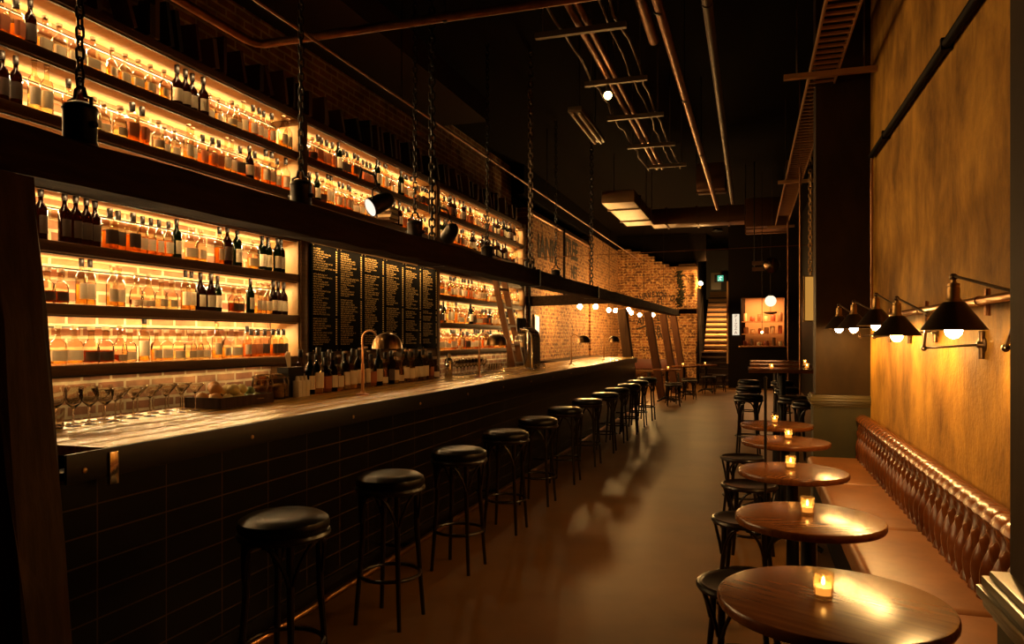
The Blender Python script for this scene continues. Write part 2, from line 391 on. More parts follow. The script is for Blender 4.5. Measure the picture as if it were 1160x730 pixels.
# end wall with kitchen hatch
m = MB()
m.box((.35, 22.3, .6), (1.9, .25, 1.2)).box((.35, 22.3, 3.7), (1.9, .25, 2.2)).box((-.42, 22.3, 1.9), (.36, .25, 1.4)).box((1.14, 22.3, 1.9), (.42, .25, 1.4))
struct('wall_hatch', m, M_BLACK, 'black end wall around the kitchen hatch', 'wall')
M_KIT = mat('kitchen_tan', (.42, .22, .09), .6)
struct('wall_kitchen', MB().box((.35, 23.6, 1.9), (1.9, .1, 2.4)).box((-.6, 22.95, 1.9), (.1, 1.3, 2.4)).box((1.3, 22.95, 1.9), (.1, 1.3, 2.4)).box((.35, 22.95, 2.75), (1.9, 1.3, .08)), M_KIT, 'warm lit kitchen wall seen through the hatch', 'wall')
# ------------------------------------------------------------------ back-bar shelving
SHX0, SHX1 = -4.32, -4.0        # back and front of the shelves
BAYS = [(2.55, 5.90), (6.02, 9.02), (9.14, 13.0)]
LOW = [1.28, 1.66, 2.04]; MID = 2.42; UPP = [2.80, 3.18]; TOPZ = 3.50
def shelf_unit(name, lab, y0, y1, zs, ztop, posts):
    t = thing(name, lab, 'shelving', (-4.16, y0, 0), 0, 'timber back bar shelving bays')
    L = y1-y0
    for z in zs:
        th = .065
        b = MB().bbox((0, L/2, z-th/2), (.32, L, th), .004)
        part('shelf_board', b, M_SHELFWOOD, t)
    part('top_board', MB().bbox((0, L/2, ztop+.03), (.32, L, .06), .004), M_SHELFWOOD, t)
    for yy in posts:
        part('upright', MB().bbox((.005, yy, (ztop+.06)/2), (.34, .1, ztop+.06), .004), M_SHELFWOOD, t)
    # pale inner cheek at the far end of the bay
    for z0, z1 in zip(zs, zs[1:]+[ztop]):
        part('end_cheek', MB().box((0, L-.008, (z0+z1-.065)/2), (.3, .014, z1-z0-.07)), M_SHELFEND, t, smooth=False)
        # lamp strip fixed under the board above
        zt = z1-(.065 if z1 < ztop else 0)
        part('board_lining', MB().box((.0, L/2, zt-.003), (.30, L-.03, .006)), M_SHELFEND, t, smooth=False)
        if len(zs) == 4 and z0 == 1.28: continue
        s = part('lamp_strip', MB().box((-.085, L/2, zt-.075), (.022, L-.06, .012)), mat('strip_housing', (.05, .035, .02), .5), t, smooth=False)
        pw = E_SHELF*L*(.45 if z0 == MID else 1.0)
        arealight('strip_light', s, (-.085, L/2, zt-.084), .02, L-.1, pw, SHELF_COL, (0, math.radians(-32), 0))
        arealight('strip_uplight', s, (-.090, L/2, zt-.066), .02, L-.1, pw*.22, SHELF_COL, (0, math.radians(150), 0))
        f_ = part('front_fill_strip', MB().box((.140, L/2, zt-.010), (.016, L-.06, .010)), MATS['strip_housing'], t, smooth=False)  # extra strip added as front fill for the bottle labels
        arealight('front_fill_light', f_, (.139, L/2, zt-.017), .012, L-.1, pw*.26, SHELF_COL, (0, math.radians(40), 0), math.radians(120))
        if z0 == 1.28:
            u_ = part('lamp_strip', MB().box((-.085, L/2, z0-.085), (.022, L-.06, .012)), MATS['strip_housing'], t, smooth=False)  # added strip: lowest shelf has none, this brightens the brick below it
            arealight('under_fill_light', u_, (-.085, L/2, z0-.094), .02, L-.1, pw*.10, SHELF_COL, (0, 0, 0))
    return t
shelf_unit('back_bar_shelving', 'tall timber bottle shelving bay beside the timber post', *BAYS[0], LOW+[MID]+UPP, TOPZ, [-.05, 3.40])
shelf_unit('back_bar_shelving', 'bottle shelving bay above the six menu boards', *BAYS[1], [1.28, MID]+UPP, TOPZ, [3.05])
shelf_unit('back_bar_shelving', 'bottle shelving bay behind the ladder beside the brick wall', *BAYS[2], LOW+[MID]+UPP, TOPZ, [3.90])

struct('wall_left_panel', MB().box((-4.04, 7.53, 1.81), (.06, 3.05, 1.16)), M_SHELFWOOD, 'timber backing behind the menu boards', 'wall')
# ------------------------------------------------------------------ menu boards
for i in range(6):
    W = .485; H = 1.04; y = 6.05+i*.495; rr = random.Random(40+i)
    b = single('menu_board', MB().bbox((0, W/2, H/2), (.02, W, H), .003), M_BOARD,
               f"black menu board of gold lettering, {WORDS[i]} of six from the fruit tray side", 'menu board', (-3.985, y, 1.315), 0, 'black menu boards')
    m = MB(); nrow = 42; rh = (H-.09)/nrow
    for r_ in range(nrow):
        z = H-.035-r_*rh
        if rr.random() < .05: continue
        head = rr.random() < .07
        wd = W*(rr.uniform(.32, .68) if not head else rr.uniform(.5, .8)); yy = .03; xx = .0115
        while yy < wd:
            for _ in range(rr.randint(2, 8)):
                gw = rr.uniform(.0055, .0085); gh = rh*(.62 if head else .52)
                t_ = rr.random()
                if t_ < .5:
                    m.quad((xx, yy, z-gh), (xx, yy+gw*.3, z-gh), (xx, yy+gw*.3, z), (xx, yy, z)); m.quad((xx, yy, z-gh*.2), (xx, yy+gw, z-gh*.2), (xx, yy+gw, z), (xx, yy, z))
                    if t_ < .25: m.quad((xx, yy, z-gh), (xx, yy+gw, z-gh), (xx, yy+gw, z-gh*.8), (xx, yy, z-gh*.8))
                else:
                    m.quad((xx, yy, z-gh), (xx, yy+gw, z-gh), (xx, yy+gw, z-gh*.75), (xx, yy, z-gh*.75)); m.quad((xx, yy+gw*.35, z-gh), (xx, yy+gw*.7, z-gh), (xx, yy+gw*.7, z), (xx, yy+gw*.35, z))
                yy += gw+.003
            yy += .009
        for k in range(2):
            y2 = W-.055+k*.014
            m.quad((xx, y2, z-rh*.5), (xx, y2+.010, z-rh*.5), (xx, y2+.010, z), (xx, y2, z))
    part('lettering', m, M_GOLD, b, smooth=False)
    s = MB()
    for yy in (.03, W-.03):
        for zz in (.012, H-.012): s.lathe([(0, 0), (.006, .001), (.006, .004), (0, .005)], (.010, yy, zz), 8, Matrix.Rotation(PI/2, 3, 'Y'))
    part('screw', s, M_BRASS, b)

bdl = thing('board_fill', 'added slim strip light brightening the menu boards', 'strip light', (-3.93, 7.52, 2.40))  # invented strip hidden by the beam, added to light the gold lettering
part('housing', MB().box((.05, 0, 0), (.04, 2.9, .03)), M_STEEL, bdl, smooth=False)
part('bracket', MB().box((0, -1.2, .0), (.09, .03, .02)).box((0, 1.2, .0), (.09, .03, .02)), M_STEEL, bdl, smooth=False)
arealight('board_fill_light', bdl, (.05, 0, -.018), .03, 2.8, 17, SHELF_COL, (0, math.radians(38), 0), math.radians(110))
# ------------------------------------------------------------------ bottles
def prof(kind):
    P = {
     'round':  ([(0, 0), (.036, .002), (.038, .01), (.038, .15), (.034, .17), (.018, .195), (.0135, .21), (.0135, .262), (.016, .264), (.016, .272), (.0125, .273)], None, .285),
     'tall':   ([(0, 0), (.034, .002), (.036, .01), (.036, .185), (.031, .205), (.016, .23), (.0135, .245), (.0135, .295), (.0155, .297), (.0155, .305), (.012, .306)], None, .318),
     'wine':   ([(0, 0), (.035, .002), (.037, .01), (.037, .175), (.034, .20), (.020, .225), (.0145, .24), (.014, .292), (.016, .293), (.016, .302), (.012, .303)], None, .312),
     'square': ([(0, 0), (.036, .002), (.038, .01), (.038, .155), (.036, .168), (.020, .185), (.0145, .195), (.0145, .235), (.017, .237), (.017, .246), (.013, .247)], 6, .262),
     'flask':  ([(0, 0), (.045, .002), (.047, .012), (.047, .11), (.040, .135), (.020, .152), (.0145, .16), (.0145, .205), (.017, .207), (.017, .214), (.013, .215)], 4, .235),
     'dump':   ([(0, 0), (.042, .002), (.045, .012), (.046, .09), (.041, .12), (.025, .138), (.016, .148), (.016, .192), (.019, .194), (.019, .202), (.014, .203)], None, .225),
     'jug':    ([(0, 0), (.040, .002), (.046, .03), (.048, .07), (.040, .12), (.022, .155), (.0145, .175), (.0145, .222), (.017, .224), (.017, .231), (.013, .232)], None, .250),
     'small':  ([(0, 0), (.026, .002), (.027, .008), (.027, .095), (.023, .11), (.013, .125), (.0115, .13), (.0115, .162), (.0135, .163), (.0135, .17), (.010, .171)], None, .185),
    }
    return P[kind]
TYPES = [  # name, word, profile, glass, liquid(fill), label material, cap material
 ('whisky_bottle', 'amber round whisky bottle', 'round', G_CLEAR, L_AMBER, .80, M_PAPER, M_CAP),
 ('whisky_bottle', 'honey tall whisky bottle', 'tall', G_CLEAR, L_HONEY, .72, M_PAPER, M_CAP),
 ('wine_bottle', 'dark green wine bottle', 'wine', G_GREEN, None, 0, M_PAPER, M_CAP),
 ('whisky_bottle', 'amber square whiskey bottle', 'square', G_CLEAR, L_AMBER, .7, M_DARKLABEL, M_CAP),
 ('bourbon_flask', 'honey broad flask bottle', 'flask', G_CLEAR, L_HONEY, .75, M_PAPER, M_CORK),
 ('port_bottle', 'dark brown port bottle', 'round', G_BROWN, None, 0, M_PAPER, M_CAP),
 ('rum_bottle', 'deep red-brown squat rum bottle', 'dump', G_CLEAR, L_DEEP, .8, M_DARKLABEL, M_CORK),
 ('spirit_bottle', 'clear spirit bottle', 'tall', G_CLEAR, L_PALE, .62, M_PAPER, M_CORK),
 ('whisky_bottle', 'deep amber jug shaped bottle', 'jug', G_CLEAR, L_DEEP, .7, M_PAPER, M_CORK),
 ('liqueur_bottle', 'rust labelled amber bottle', 'square', G_CLEAR, L_AMBER, .6, M_REDLABEL, M_CAP),
 ('bitters_bottle', 'small dark bitters bottle', 'small', G_BROWN, None, 0, M_PAPER, M_CAP),
 ('whisky_bottle', 'half empty pale whisky bottle', 'round', G_CLEAR, L_HONEY, .4, M_PAPER, M_CORK),
 ('whisky_bottle', 'dark tall sherry cask bottle', 'tall', G_BROWN, None, 0, M_DARKLABEL, M_CAP),
 ('gin_bottle', 'clear squat gin bottle', 'dump', G_CLEAR, L_PALE, .7, M_PAPER, M_CORK),
]
BW = {'round': .038, 'tall': .036, 'wine': .037, 'square': .041, 'flask': .053, 'dump': .046, 'jug': .048, 'small': .027}
def bottle_meshes(T):
    nm, wd, k, g, lq, fill, lab, cap = T
    pr, sq, h = prof(k); n = 14 if not sq else 16
    flat = Matrix.Diagonal((.62, 1, 1)) if k == 'flask' else None
    out = {'glass': MB().lathe(pr, n=n, M=flat, sq=sq).mesh(nm, g)}
    bodyr, bodyt = pr[2][0], pr[3][1]
    if lq:
        zt = .008+fill*(bodyt)
        lp = [(0, .006)] + [(max(r-.0035, .004), z) for r, z in pr[2:] if z < zt]
        lp += [(lp[-1][0], zt), (0, zt+.0005)]
        out['liquid'] = MB().lathe(lp, n=n, M=flat, sq=sq).mesh('liquid', lq)
    z0, z1 = bodyt*.22, bodyt*.80
    # label wraps the front 150 degrees
    m = MB(); seg = 8; fs = []; vs = []
    for z in (z0, z1):
        for j in range(seg+1):
            a = math.radians(-75+150*j/seg); ca, sa = math.cos(a), math.sin(a); q = 1
            if sq: q = 1/((abs(ca)**sq+abs(sa)**sq)**(1/sq))
            rr_ = bodyr
            for (r0, za), (r1, zb) in zip(pr, pr[1:]):
                if za <= z <= zb and zb > za: rr_ = r0+(r1-r0)*(z-za)/(zb-za)
            rr_ = max(rr_, bodyr if k != 'jug' else rr_)+.0012
            vs.append((rr_*q*ca*(.62 if k == 'flask' else 1), rr_*q*sa, z))
    m._add(vs, [(j, j+1, seg+2+j, seg+1+j) for j in range(seg)])
    out['paper_label'] = m.mesh('paper_label', lab)
    nr = pr[-3][0]; nz = pr[-3][1]
    if cap is M_CORK: c = MB().lathe([(0, nz+.004), (nr-.003, nz+.005), (nr+.002, nz+.009), (nr+.002, h), (0, h+.002)], n=10)
    else: c = MB().lathe([(nr+.001, nz-.034), (nr+.0016, nz-.033), (nr+.0016, h-.004), (nr-.001, h), (0, h+.0005)], n=10)
    out['cap'] = c.mesh('cap', cap)
    return out
BM = [bottle_meshes(T) for T in TYPES]
def put_bottle(ti, x, y, z, label, group, s=1., rz=0.):
    T = TYPES[ti]; ms = BM[ti]
    o = single(T[0], ms['glass'], None, label, 'bottle', (x, y, z), rz, group); o.scale = (s, s, s)
    for k in ('liquid', 'paper_label', 'cap'):
        if k in ms: part(k, ms[k], None, o)
    return o
def row(y0, y1, rr, pal, gap=.012, dens=1.):
    """runs of one to four alike bottles with gaps between; returns (type, y, dx, scale, rz)"""
    out = []; y = y0
    while y < y1-.05:
        ti = rr.choice(pal); n = rr.choice([1, 1, 2, 2, 3, 4]); s = rr.uniform(.93, 1.1)
        bw = BW[TYPES[ti][2]]*s
        for _ in range(n):
            if y+2*bw > y1: break
            out.append((ti, y+bw, rr.uniform(-.03, .015), s, rr.uniform(-.5, .5))); y += 2*bw+rr.uniform(.003, gap)
        y += rr.choice([.0, .01, .02, .05, .09])*dens
    return out
P_MIX = [0, 0, 1, 1, 3, 3, 4, 4, 6, 7, 8, 9, 11, 11, 13]
P_DARK = [2, 5, 12, 2, 5, 1, 0, 4, 3, 12]
SHELFN = {3.18: 'topmost shelf', 2.80: 'shelf over beam', 2.04: 'shelf under beam', 1.66: 'middle lower shelf', 1.28: 'lowest shelf'}
BAYN = ['bay beside post', 'bay above boards', 'bay behind ladder']
rest = []
for bi, (y0, y1) in enumerate(BAYS):
    for z in ([3.18, 2.80, 2.04, 1.66, 1.28] if bi != 1 else [3.18, 2.80]):
        rr = random.Random(int(z*100)+bi*1000)
        pal = P_DARK if (z == 2.04 and bi == 0) else (P_MIX+[2, 5, 12, 12, 5] if z in (3.18, 2.80, 1.66) else P_MIX)
        rw = row(y0+.03, y1-.04, rr, pal, dens=(.25 if z == 1.28 else .75))
        for i, (ti, y, dx, s, rz) in enumerate(rw):
            if bi == 2 and (i > 13 or y > 10.7): rest.append((ti, -4.09+dx, y, z, s, rz)); continue
            put_bottle(ti, -4.075+dx, y, z, f"{TYPES[ti][1]}, {nth(i)} from near end, {SHELFN[z]}, {BAYN[bi]}", f"bottles on the {SHELFN[z]}", s, rz)
# the far rest of the third bay: one mass
def mass(name, items, label, group=None):
    groups = {}
    bm = bmesh.new(); mats = []
    for ti, x, y, z, s, rz in items:
        for k, me in BM[ti].items():
            m_ = me.materials[0]
            if m_ not in mats: mats.append(m_)
            f0 = len(bm.faces); v0 = len(bm.verts)
            bm.from_mesh(me); bm.verts.ensure_lookup_table(); bm.faces.ensure_lookup_table()
            M = Matrix.Translation((x, y, z)) @ Matrix.Rotation(rz, 4, 'Z') @ Matrix.Scale(s, 4)
            for v in bm.verts[v0:]: v.co = M @ v.co
            mi = mats.index(m_)
            for f in bm.faces[f0:]: f.material_index = mi; f.smooth = True
    me = bpy.data.meshes.new(name); bm.to_mesh(me); bm.free()
    for m_ in mats: me.materials.append(m_)
    o = link(bpy.data.objects.new(name, me)); tag(o, label, 'bottles', group, 'stuff')
mass('distant_bottles', rest, 'crowded distant bottles filling the shelves behind the ladder')

# books on top of the shelving
BOOKM = [mat('book_red', (.085, .022, .014), .7), mat('book_brown', (.07, .04, .02), .7), mat('book_black', (.02, .016, .014), .7), mat('book_tan', (.15, .085, .04), .7)]
rr = random.Random(5); y = 3.4; i = 0
while y < 12.6 and i < 52:
    t_ = rr.uniform(.025, .05); h = rr.uniform(.22, .31); d_ = rr.uniform(.15, .19); lean = rr.choice([0, 0, .18, .25, .35])
    b = MB().box((0, 0, h/2), (d_, t_, h))
    o = single('book', b, rr.choice(BOOKM), f"old book {nth(i)} from near end along the top of the shelving", 'book', (-4.06, y, TOPZ+.062+abs(math.sin(lean))*t_/2), 0, 'old books along the top of the shelving', smooth=False)
    o.rotation_euler = (lean, 0, rr.uniform(-.06, .06))
    pg = MB().box((-.006, 0, h/2+.002), (d_-.014, t_*.7, h)); part('pages', pg, M_PAPER, o, smooth=False)
    y += t_+h*abs(math.sin(lean))+rr.choice([.004, .006, .10, .22]); i += 1
# pile of books on the shelf by the spotlight
for i in range(5):
    single('book', MB().box((0, 0, .016), (.16, .21, .03)), M_PAPER if i % 2 else BOOKM[3], f"flat pale book, {WORDS[i]} up in the pile beside the spotlight", 'book', (-3.93-.06, 7.62+.012*(i % 3), 2.801+i*.0325), .04*(i % 3), 'pile of books on the shelf', smooth=False)
# ------------------------------------------------------------------ bar counter
BX, BZ, BY0, BY1 = -2.25, 1.05, 2.08, 15.2
bar = thing('bar_counter', 'long bar counter with timber top and black tiled front', 'bar counter', (BX, BY0, 0))
L = BY1-BY0
# countertop of long boards, one mesh with fine seams
m = MB()
for k in range(6):
    w_ = .88/6; m.bbox((-.88+w_*(k+.5)+.02, L/2, BZ-.02), (w_-.007, L, .04), .003)
part('countertop', m, M_COUNTER, bar)
m = MB().box((-.06, L/2-.08, .49), (.08, L+.18, .98)); m.box((-.45, L-.04, .49), (.8, .08, .98))
part('tiled_front', m, M_TILE, bar, smooth=False)
part('back_panel', MB().box((-.80, L/2, .50), (.04, L-.02, .99)).box((-.43, .06, .5), (.7, .04, .98)), M_BLACK, bar, smooth=False)
part('steel_edge', MB().bbox((.024, L/2-.08, .997), (.012, L+.18, .104), .003), M_STEEL, bar)
for i in range(14):
    part('bolt', MB().lathe([(0, 0), (.011, .001), (.010, .006), (.004, .009), (0, .009)], n=10, M=Matrix.Rotation(PI/2, 3, 'Y')), M_BRASS, bar, (.028, -.11+i*.92 if i else -.1, .985))
part('corner_bracket', MB().bbox((.034, .02, .975), (.012, .04, .12), .003), M_CHROME, bar)
fr = part('foot_rail', MB().tube([(.24, -.2, .15), (.24, L, .15)], .019, 10), M_COPPER, bar)
for i in range(8):
    part('rail_bracket', MB().tube([(.24, .4+i*1.75, .15), (.10, .4+i*1.75, .12), (-.02, .4+i*1.75, .12)], .011, 8), M_STEEL, fr)
part('kick_plate', MB().box((-.03, L/2, .05), (.05, L, .1)), M_STEEL, bar, smooth=False)

# ------------------------------------------------------------------ stools
def stool(name, label, cat, h, rs, group, vinyl, ringz):
    t = thing(name, label, cat, (0, 0, 0), 0, group)
    if vinyl:
        sp = [(0, h-.065), (rs-.012, h-.065), (rs-.003, h-.055), (rs, h-.04), (rs-.006, h-.02), (rs*.82, h-.004), (rs*.5, h), (0, h+.002)]
        part('seat', MB().lathe(sp, n=28), M_VINYL, t)
    else:
        sp = [(0, h-.022), (rs-.02, h-.022), (rs-.02, h-.008), (rs*.7, h-.014), (0, h-.018)]
        part('seat', MB().lathe(sp, n=28), M_BENT, t)
    q = h-.075 if vinyl else h-.02
    rim = [(Vector((math.cos(2*PI*j/28), math.sin(2*PI*j/28), 0))*(rs-.012)+Vector((0, 0, q))) for j in range(28)]
    part('seat_rim', MB().tube(rim, .016, 8, closed=True), M_BENT, t)
    r0, r1 = rs-.04, rs+.0
    for k in range(4):
        a = PI/4+k*PI/2; c, s_ = math.cos(a), math.sin(a)
        part('leg', MB().tube([(r0*c, r0*s_, q), ((r0+.004)*c, (r0+.004)*s_, h*.6), (r1*c, r1*s_, 0)], [.015, .014, .011], 8), M_BENT, t)
        b = MB()
        for sg in (-1, 1):
            pts = []
            for u in range(7):
                f = u/6; aa = a+sg*(.05+f*.62); rr_ = (r0+.012)+(rs-.022-r0-.006)*f
                pts.append((rr_*math.cos(aa), rr_*math.sin(aa), q-.17+(.155)*math.sin(f*PI/2)**.8))
            b.tube(pts, .0085, 6)
        part('brace', b, M_BENT, t)
    rg = r0+(r1-r0)*(1-ringz/h)-.012
    part('foot_ring', MB().tube([(rg*math.cos(2*PI*j/28), rg*math.sin(2*PI*j/28), ringz) for j in range(28)], .010, 8, closed=True), M_BENT, t)
    return t
DS = [2.87, 3.74, 4.60, 5.50, 6.40, 7.35, 8.35, 9.30, 10.2, 11.1, 12.0, 12.9]
bs = stool('bar_stool', 'x', 'bar stool', 0.755, .178, 'black bar stools along the bar', True, .24); bs_tree = get_tree(bs)
SX = -1.755
for i, D in enumerate(DS):
    y = (D+.03+SX*.309)/.951
    lb = f"black bar stool with round padded seat, {WORDS[i]} along the tiled bar from the timber post"
    if i == 0: bs.location = (SX, y, 0); bs['label'] = lb
    else: dup(bs, (SX+R.uniform(-.02, .02), y, 0), R.uniform(-.08, .08), lb, tree=bs_tree)
# ------------------------------------------------------------------ near round tables, candles, low stools
def round_table(name, label, cat, r, h, group):
    t = thing(name, label, cat, (0, 0, 0), 0, group)
    part('tabletop', MB().lathe([(0, h-.034), (r-.012, h-.034), (r-.004, h-.031), (r, h-.024), (r, h-.008), (r-.004, h-.002), (r-.012, h), (0, h)], n=48), M_TABLE, t)
    part('column', MB().lathe([(.10, h-.05), (.10, h-.034)], n=16).lathe([(.05, .07), (.034, .12), (.030, h-.06), (.045, h-.045)], n=16), M_IRON, t)
    for k in range(4):
        a = PI/4+k*PI/2; c, s_ = math.cos(a), math.sin(a)
        part('foot', MB().tube([(.0*c, .0*s_, .085), (.12*c, .12*s_, .075), (.22*c, .22*s_, .035), (.27*c, .27*s_, .018)], [.03, .026, .02, .018], 8), M_IRON, t)
    return t
TD = [(2.02, .215, .305, -.5), (2.95, .225, .285, .3), (3.98, .220, .285, 1.1), (5.13, .235, .295, .2), (6.12, .21, .29, .8)]
LBL = ['nearest the moulded pilaster', 'second along the bench', 'in the middle of the bench row', 'fourth along the bench', 'at the far end of the bench']
t0 = None
TLOC = []
for i, (D, x, r, rz) in enumerate(TD):
    y = (D+x*.309)/.951; TLOC.append((x, y))
    lb = f"round dark mahogany pedestal table {LBL[i]}"
    t = round_table('round_table', lb, 'table', r, .73, 'round tables along the leather bench'); t.location = (x, y, 0); t.rotation_euler = (0, 0, rz)
# candles
G_VOTIVE = thin_glass('votive_glass', (1., .86, .62), .12, .06, .25, (1., .75, .4))
M_FLAME = emis('candle_flame', (1., .62, .22), E_CANDLE)
M_WAX = mat('candle_wax_glow', (.85, .62, .35), .5, emit=(1., .45, .12), es=1.2)  # emission puts the flame's light into the wax itself
def candle(label, group):
    t = thing('candle_holder', label, 'candle', (0, 0, 0), 0, group)
    part('glass_cup', MB().lathe([(0, 0), (.023, 0), (.025, .003), (.0285, .070), (.0265, .070), (.023, .010), (0, .009)], n=20), G_VOTIVE, t)
    part('wax', MB().lathe([(0, .0105), (.0215, .0105), (.0235, .032), (0, .031)], n=16), M_WAX, t)
    part('flame', MB().lathe([(0, .034), (.004, .038), (.0052, .044), (.003, .053), (0, .060)], n=8), M_FLAME, t)
    return t
cd = candle('x', 'lit candles on the tables'); cd_tree = get_tree(cd); first = [True]
def put_candle(x, y, z, label):
    if first[0]: cd.location = (x, y, z); cd['label'] = label; first[0] = False
    else: dup(cd, (x, y, z), R.uniform(0, 6), label, tree=cd_tree)
for i, (u, D) in enumerate([(933, 2.03), (915, 2.99), (896, 4.04), (893.5, 5.22), (878, 6.2)]):
    x = (u-850)*D/873; put_candle(x, (D+x*.309)/.951, .73, f"lit candle on the round table {LBL[i]}")
# low stools on the aisle side
ls = stool('low_stool', 'x', 'stool', .46, .185, 'low bentwood stools at the round tables', False, .13); ls_tree = get_tree(ls)
for i, (D, x) in enumerate([(2.98, -.025), (4.05, -.02), (5.0, -.005), (6.15, -.055)]):
    lb = f"low black bentwood stool tucked beside the round table {LBL[i+1]}"; y = (D+x*.309)/.951
    if i == 0: ls.location = (x, y, 0); ls['label'] = lb; ls.rotation_euler = (0, 0, .2)
    else: dup(ls, (x, y, 0), R.uniform(-.3, .3), lb, tree=ls_tree)
single('floor_post', MB().lathe([(0, 0), (.07, 0), (.07, .01), (.012, .022), (.0085, .03), (.0085, 1.2), (.012, 1.21), (0, 1.22)], n=14), M_IRON, 'slim black post standing between the third and fourth round tables', 'post', (.088, 4.66, 0))

# ------------------------------------------------------------------ leather bench
bn = thing('leather_bench', 'long tan leather bench with deep buttoned back along the plaster wall', 'bench', (.95, 1.76, 0))
BL = 4.92
part('plinth', MB().box((-.23, BL/2, .16), (.42, BL, .32)), M_BLACK, bn, smooth=False)
edges = [0, 1.28, 2.5, 3.72, BL]
for a, b in zip(edges, edges[1:]):
    m = MB(); bm = bmesh.new(); bmesh.ops.create_cube(bm, size=1)
    for v in bm.verts: v.co = Vector((v.co.x*.47, v.co.y*(b-a-.006), v.co.z*.135))
    bmesh.ops.bevel(bm, geom=bm.edges[:], offset=.035, segments=4, affect='EDGES', profile=.5)
    m.bm(bm, Matrix.Translation((-.255, (a+b)/2, .385))); part('seat_cushion', m, M_SEAT, bn)
# buttoned back : height field over (y, s) with staggered diamonds and a fluted rolled top
p_ = .118; NY = int(BL/p_*12); NS = 46
prf = []           # (x, z) centreline from seat to roll
for j in range(NS+1):
    f = j/NS
    if f < .72: prf.append((-.105-.012*math.sin(f/.72*PI)+f*.03, .40+f/.72*.34, 0))
    else:
        a = (f-.72)/.28*PI*1.15; prf.append((-.050-.040*math.cos(a)*1.0, .755+.048*math.sin(a), 1))
vs = []; fs = []
for iy in range(NY+1):
    y = BL*iy/NY
    for j in range(NS+1):
        x, z, rl = prf[j]
        f = j/NS
        if not rl:
            zz = (f/.72)*2.2
            a_ = y/p_; u = a_+zz/2; v = a_-zz/2
            d = (abs(math.sin(PI*u))*abs(math.sin(PI*v)))**.42
            fl = abs(math.sin(PI*(a_+.5)))**.5 if f > .6 else d
            t_ = min(1, f/.2); d = d*t_+.9*(1-t_)
            k = min(1, max(0, (f-.58)/.1)); d = d*(1-k)+fl*k
            vs.append((x-.050*d+.03, y, z))
        else:
            fl = abs(math.sin(PI*(y/p_+.5)))**.35; nx = -math.cos((f-.72)/.28*PI*1.15); nz = math.sin((f-.72)/.28*PI*1.15)
            vs.append((x+nx*.010*fl-(.02*(1-(f-.72)/.28)), y, z+nz*.010*fl))
W_ = NS+1
for iy in range(NY):
    for j in range(NS): fs.append((iy*W_+j, iy*W_+j+1, (iy+1)*W_+j+1, (iy+1)*W_+j))
n0 = len(vs)
fs.append(tuple(range(NS+1))); fs.append(tuple(NY*W_+j for j in range(NS+1))[::-1])
m = MB(); m._add(vs, fs); m.box((-.02, BL/2, .58), (.03, BL, .42))
bk = part('buttoned_back', m, M_LEATHER, bn)
# ------------------------------------------------------------------ wall lamps on swing arms
M_SHADE = mat('lamp_shade_bronze', (.060, .036, .018), .32, .85)
M_ARM = mat('lamp_arm_bronze', (.14, .085, .045), .3, .9)
def wall_lamp(label, mount, elbow, joint, head, r=.125, mountx=True):
    """all points are world positions; the thing stands at the wall mount"""
    t = thing('swing_arm_lamp', label, 'wall lamp', mount, 0, 'swing arm lamps on the plaster wall')
    O = Vector(mount); E = Vector(elbow)-O; J = Vector(joint)-O; H = Vector(head)-O
    part('wall_plate', MB().lathe([(0, 0), (.032, .0), (.034, .006), (.02, .012), (.012, .03), (0, .03)], n=18, M=Matrix.Rotation(-PI/2, 3, 'Y')).tube([(-.012, 0, -.06), (-.012, 0, .06)], [.012, .012], 10), M_ARM, t)
    part('lower_arm', MB().tube([(-.03, 0, 0), E], .0055, 8), M_ARM, t)
    part('strut', MB().tube([E, J], .0065, 8), M_ARM, t)
    part('upper_arm', MB().tube([J, H+Vector((0, 0, .012))], .0055, 8), M_ARM, t)
    for nm, P in (('elbow_joint', E), ('top_joint', J), ('head_joint', H+Vector((0, 0, .008)))):
        part(nm, MB().sphere(P, .014, 10).lathe([(0, -.02), (.008, -.02), (.008, .02), (0, .02)], P, 8, Matrix.Rotation(PI/2, 3, 'X')), M_ARM, t)
    part('socket', MB().lathe([(.008, -.0), (.010, -.012), (.020, -.016), (.021, -.024), (.019, -.026), (.021, -.034), (.021, -.068), (.024, -.072), (.028, -.078), (.030, -.088)][::-1], H, 18), M_BRASS, t)
    sh = [(.034, -.082), (.040, -.088), (r, -.178), (r+.003, -.184), (r, -.184), (.038, -.092), (.030, -.088)]
    part('lamp_shade', MB().lathe(sh[::-1], H, 40), M_SHADE, t)
    part('bulb', MB().lathe([(0, -.215), (.014, -.211), (.025, -.200), (.029, -.187), (.027, -.172), (.018, -.152), (.012, -.135), (.012, -.10), (0, -.10)], H, 16), M_BULB, t)
    return t
def LP(D, x, z): return (x, (D+x*.309)/.951, z)
LN = ['over the table nearest the moulded pilaster', 'over the second table', 'over the middle table, half hidden by its neighbour', 'over the fourth table', 'beside the pilaster at the bench end']
for i, (D, x, zb, jx) in enumerate([(2.65, .70, 1.467, .72), (3.78, .72, 1.450, .73), (4.55, .745, 1.515, .76), (5.2, .70, 1.505, .76), (5.85, .675, 1.510, .72)]):
    zh = zb+.195; hd = LP(D, x, zh); y = hd[1]
    wx = .95
    wall_lamp(f"bronze swing arm lamp with cone shade {LN[i]}", (wx, y-.62, zb-.03), (.80, y-.22, zb-.05), (jx+.01, y-.62+.03*i, zh-.09), hd, [.105, .113, .11, .11, .11][i])
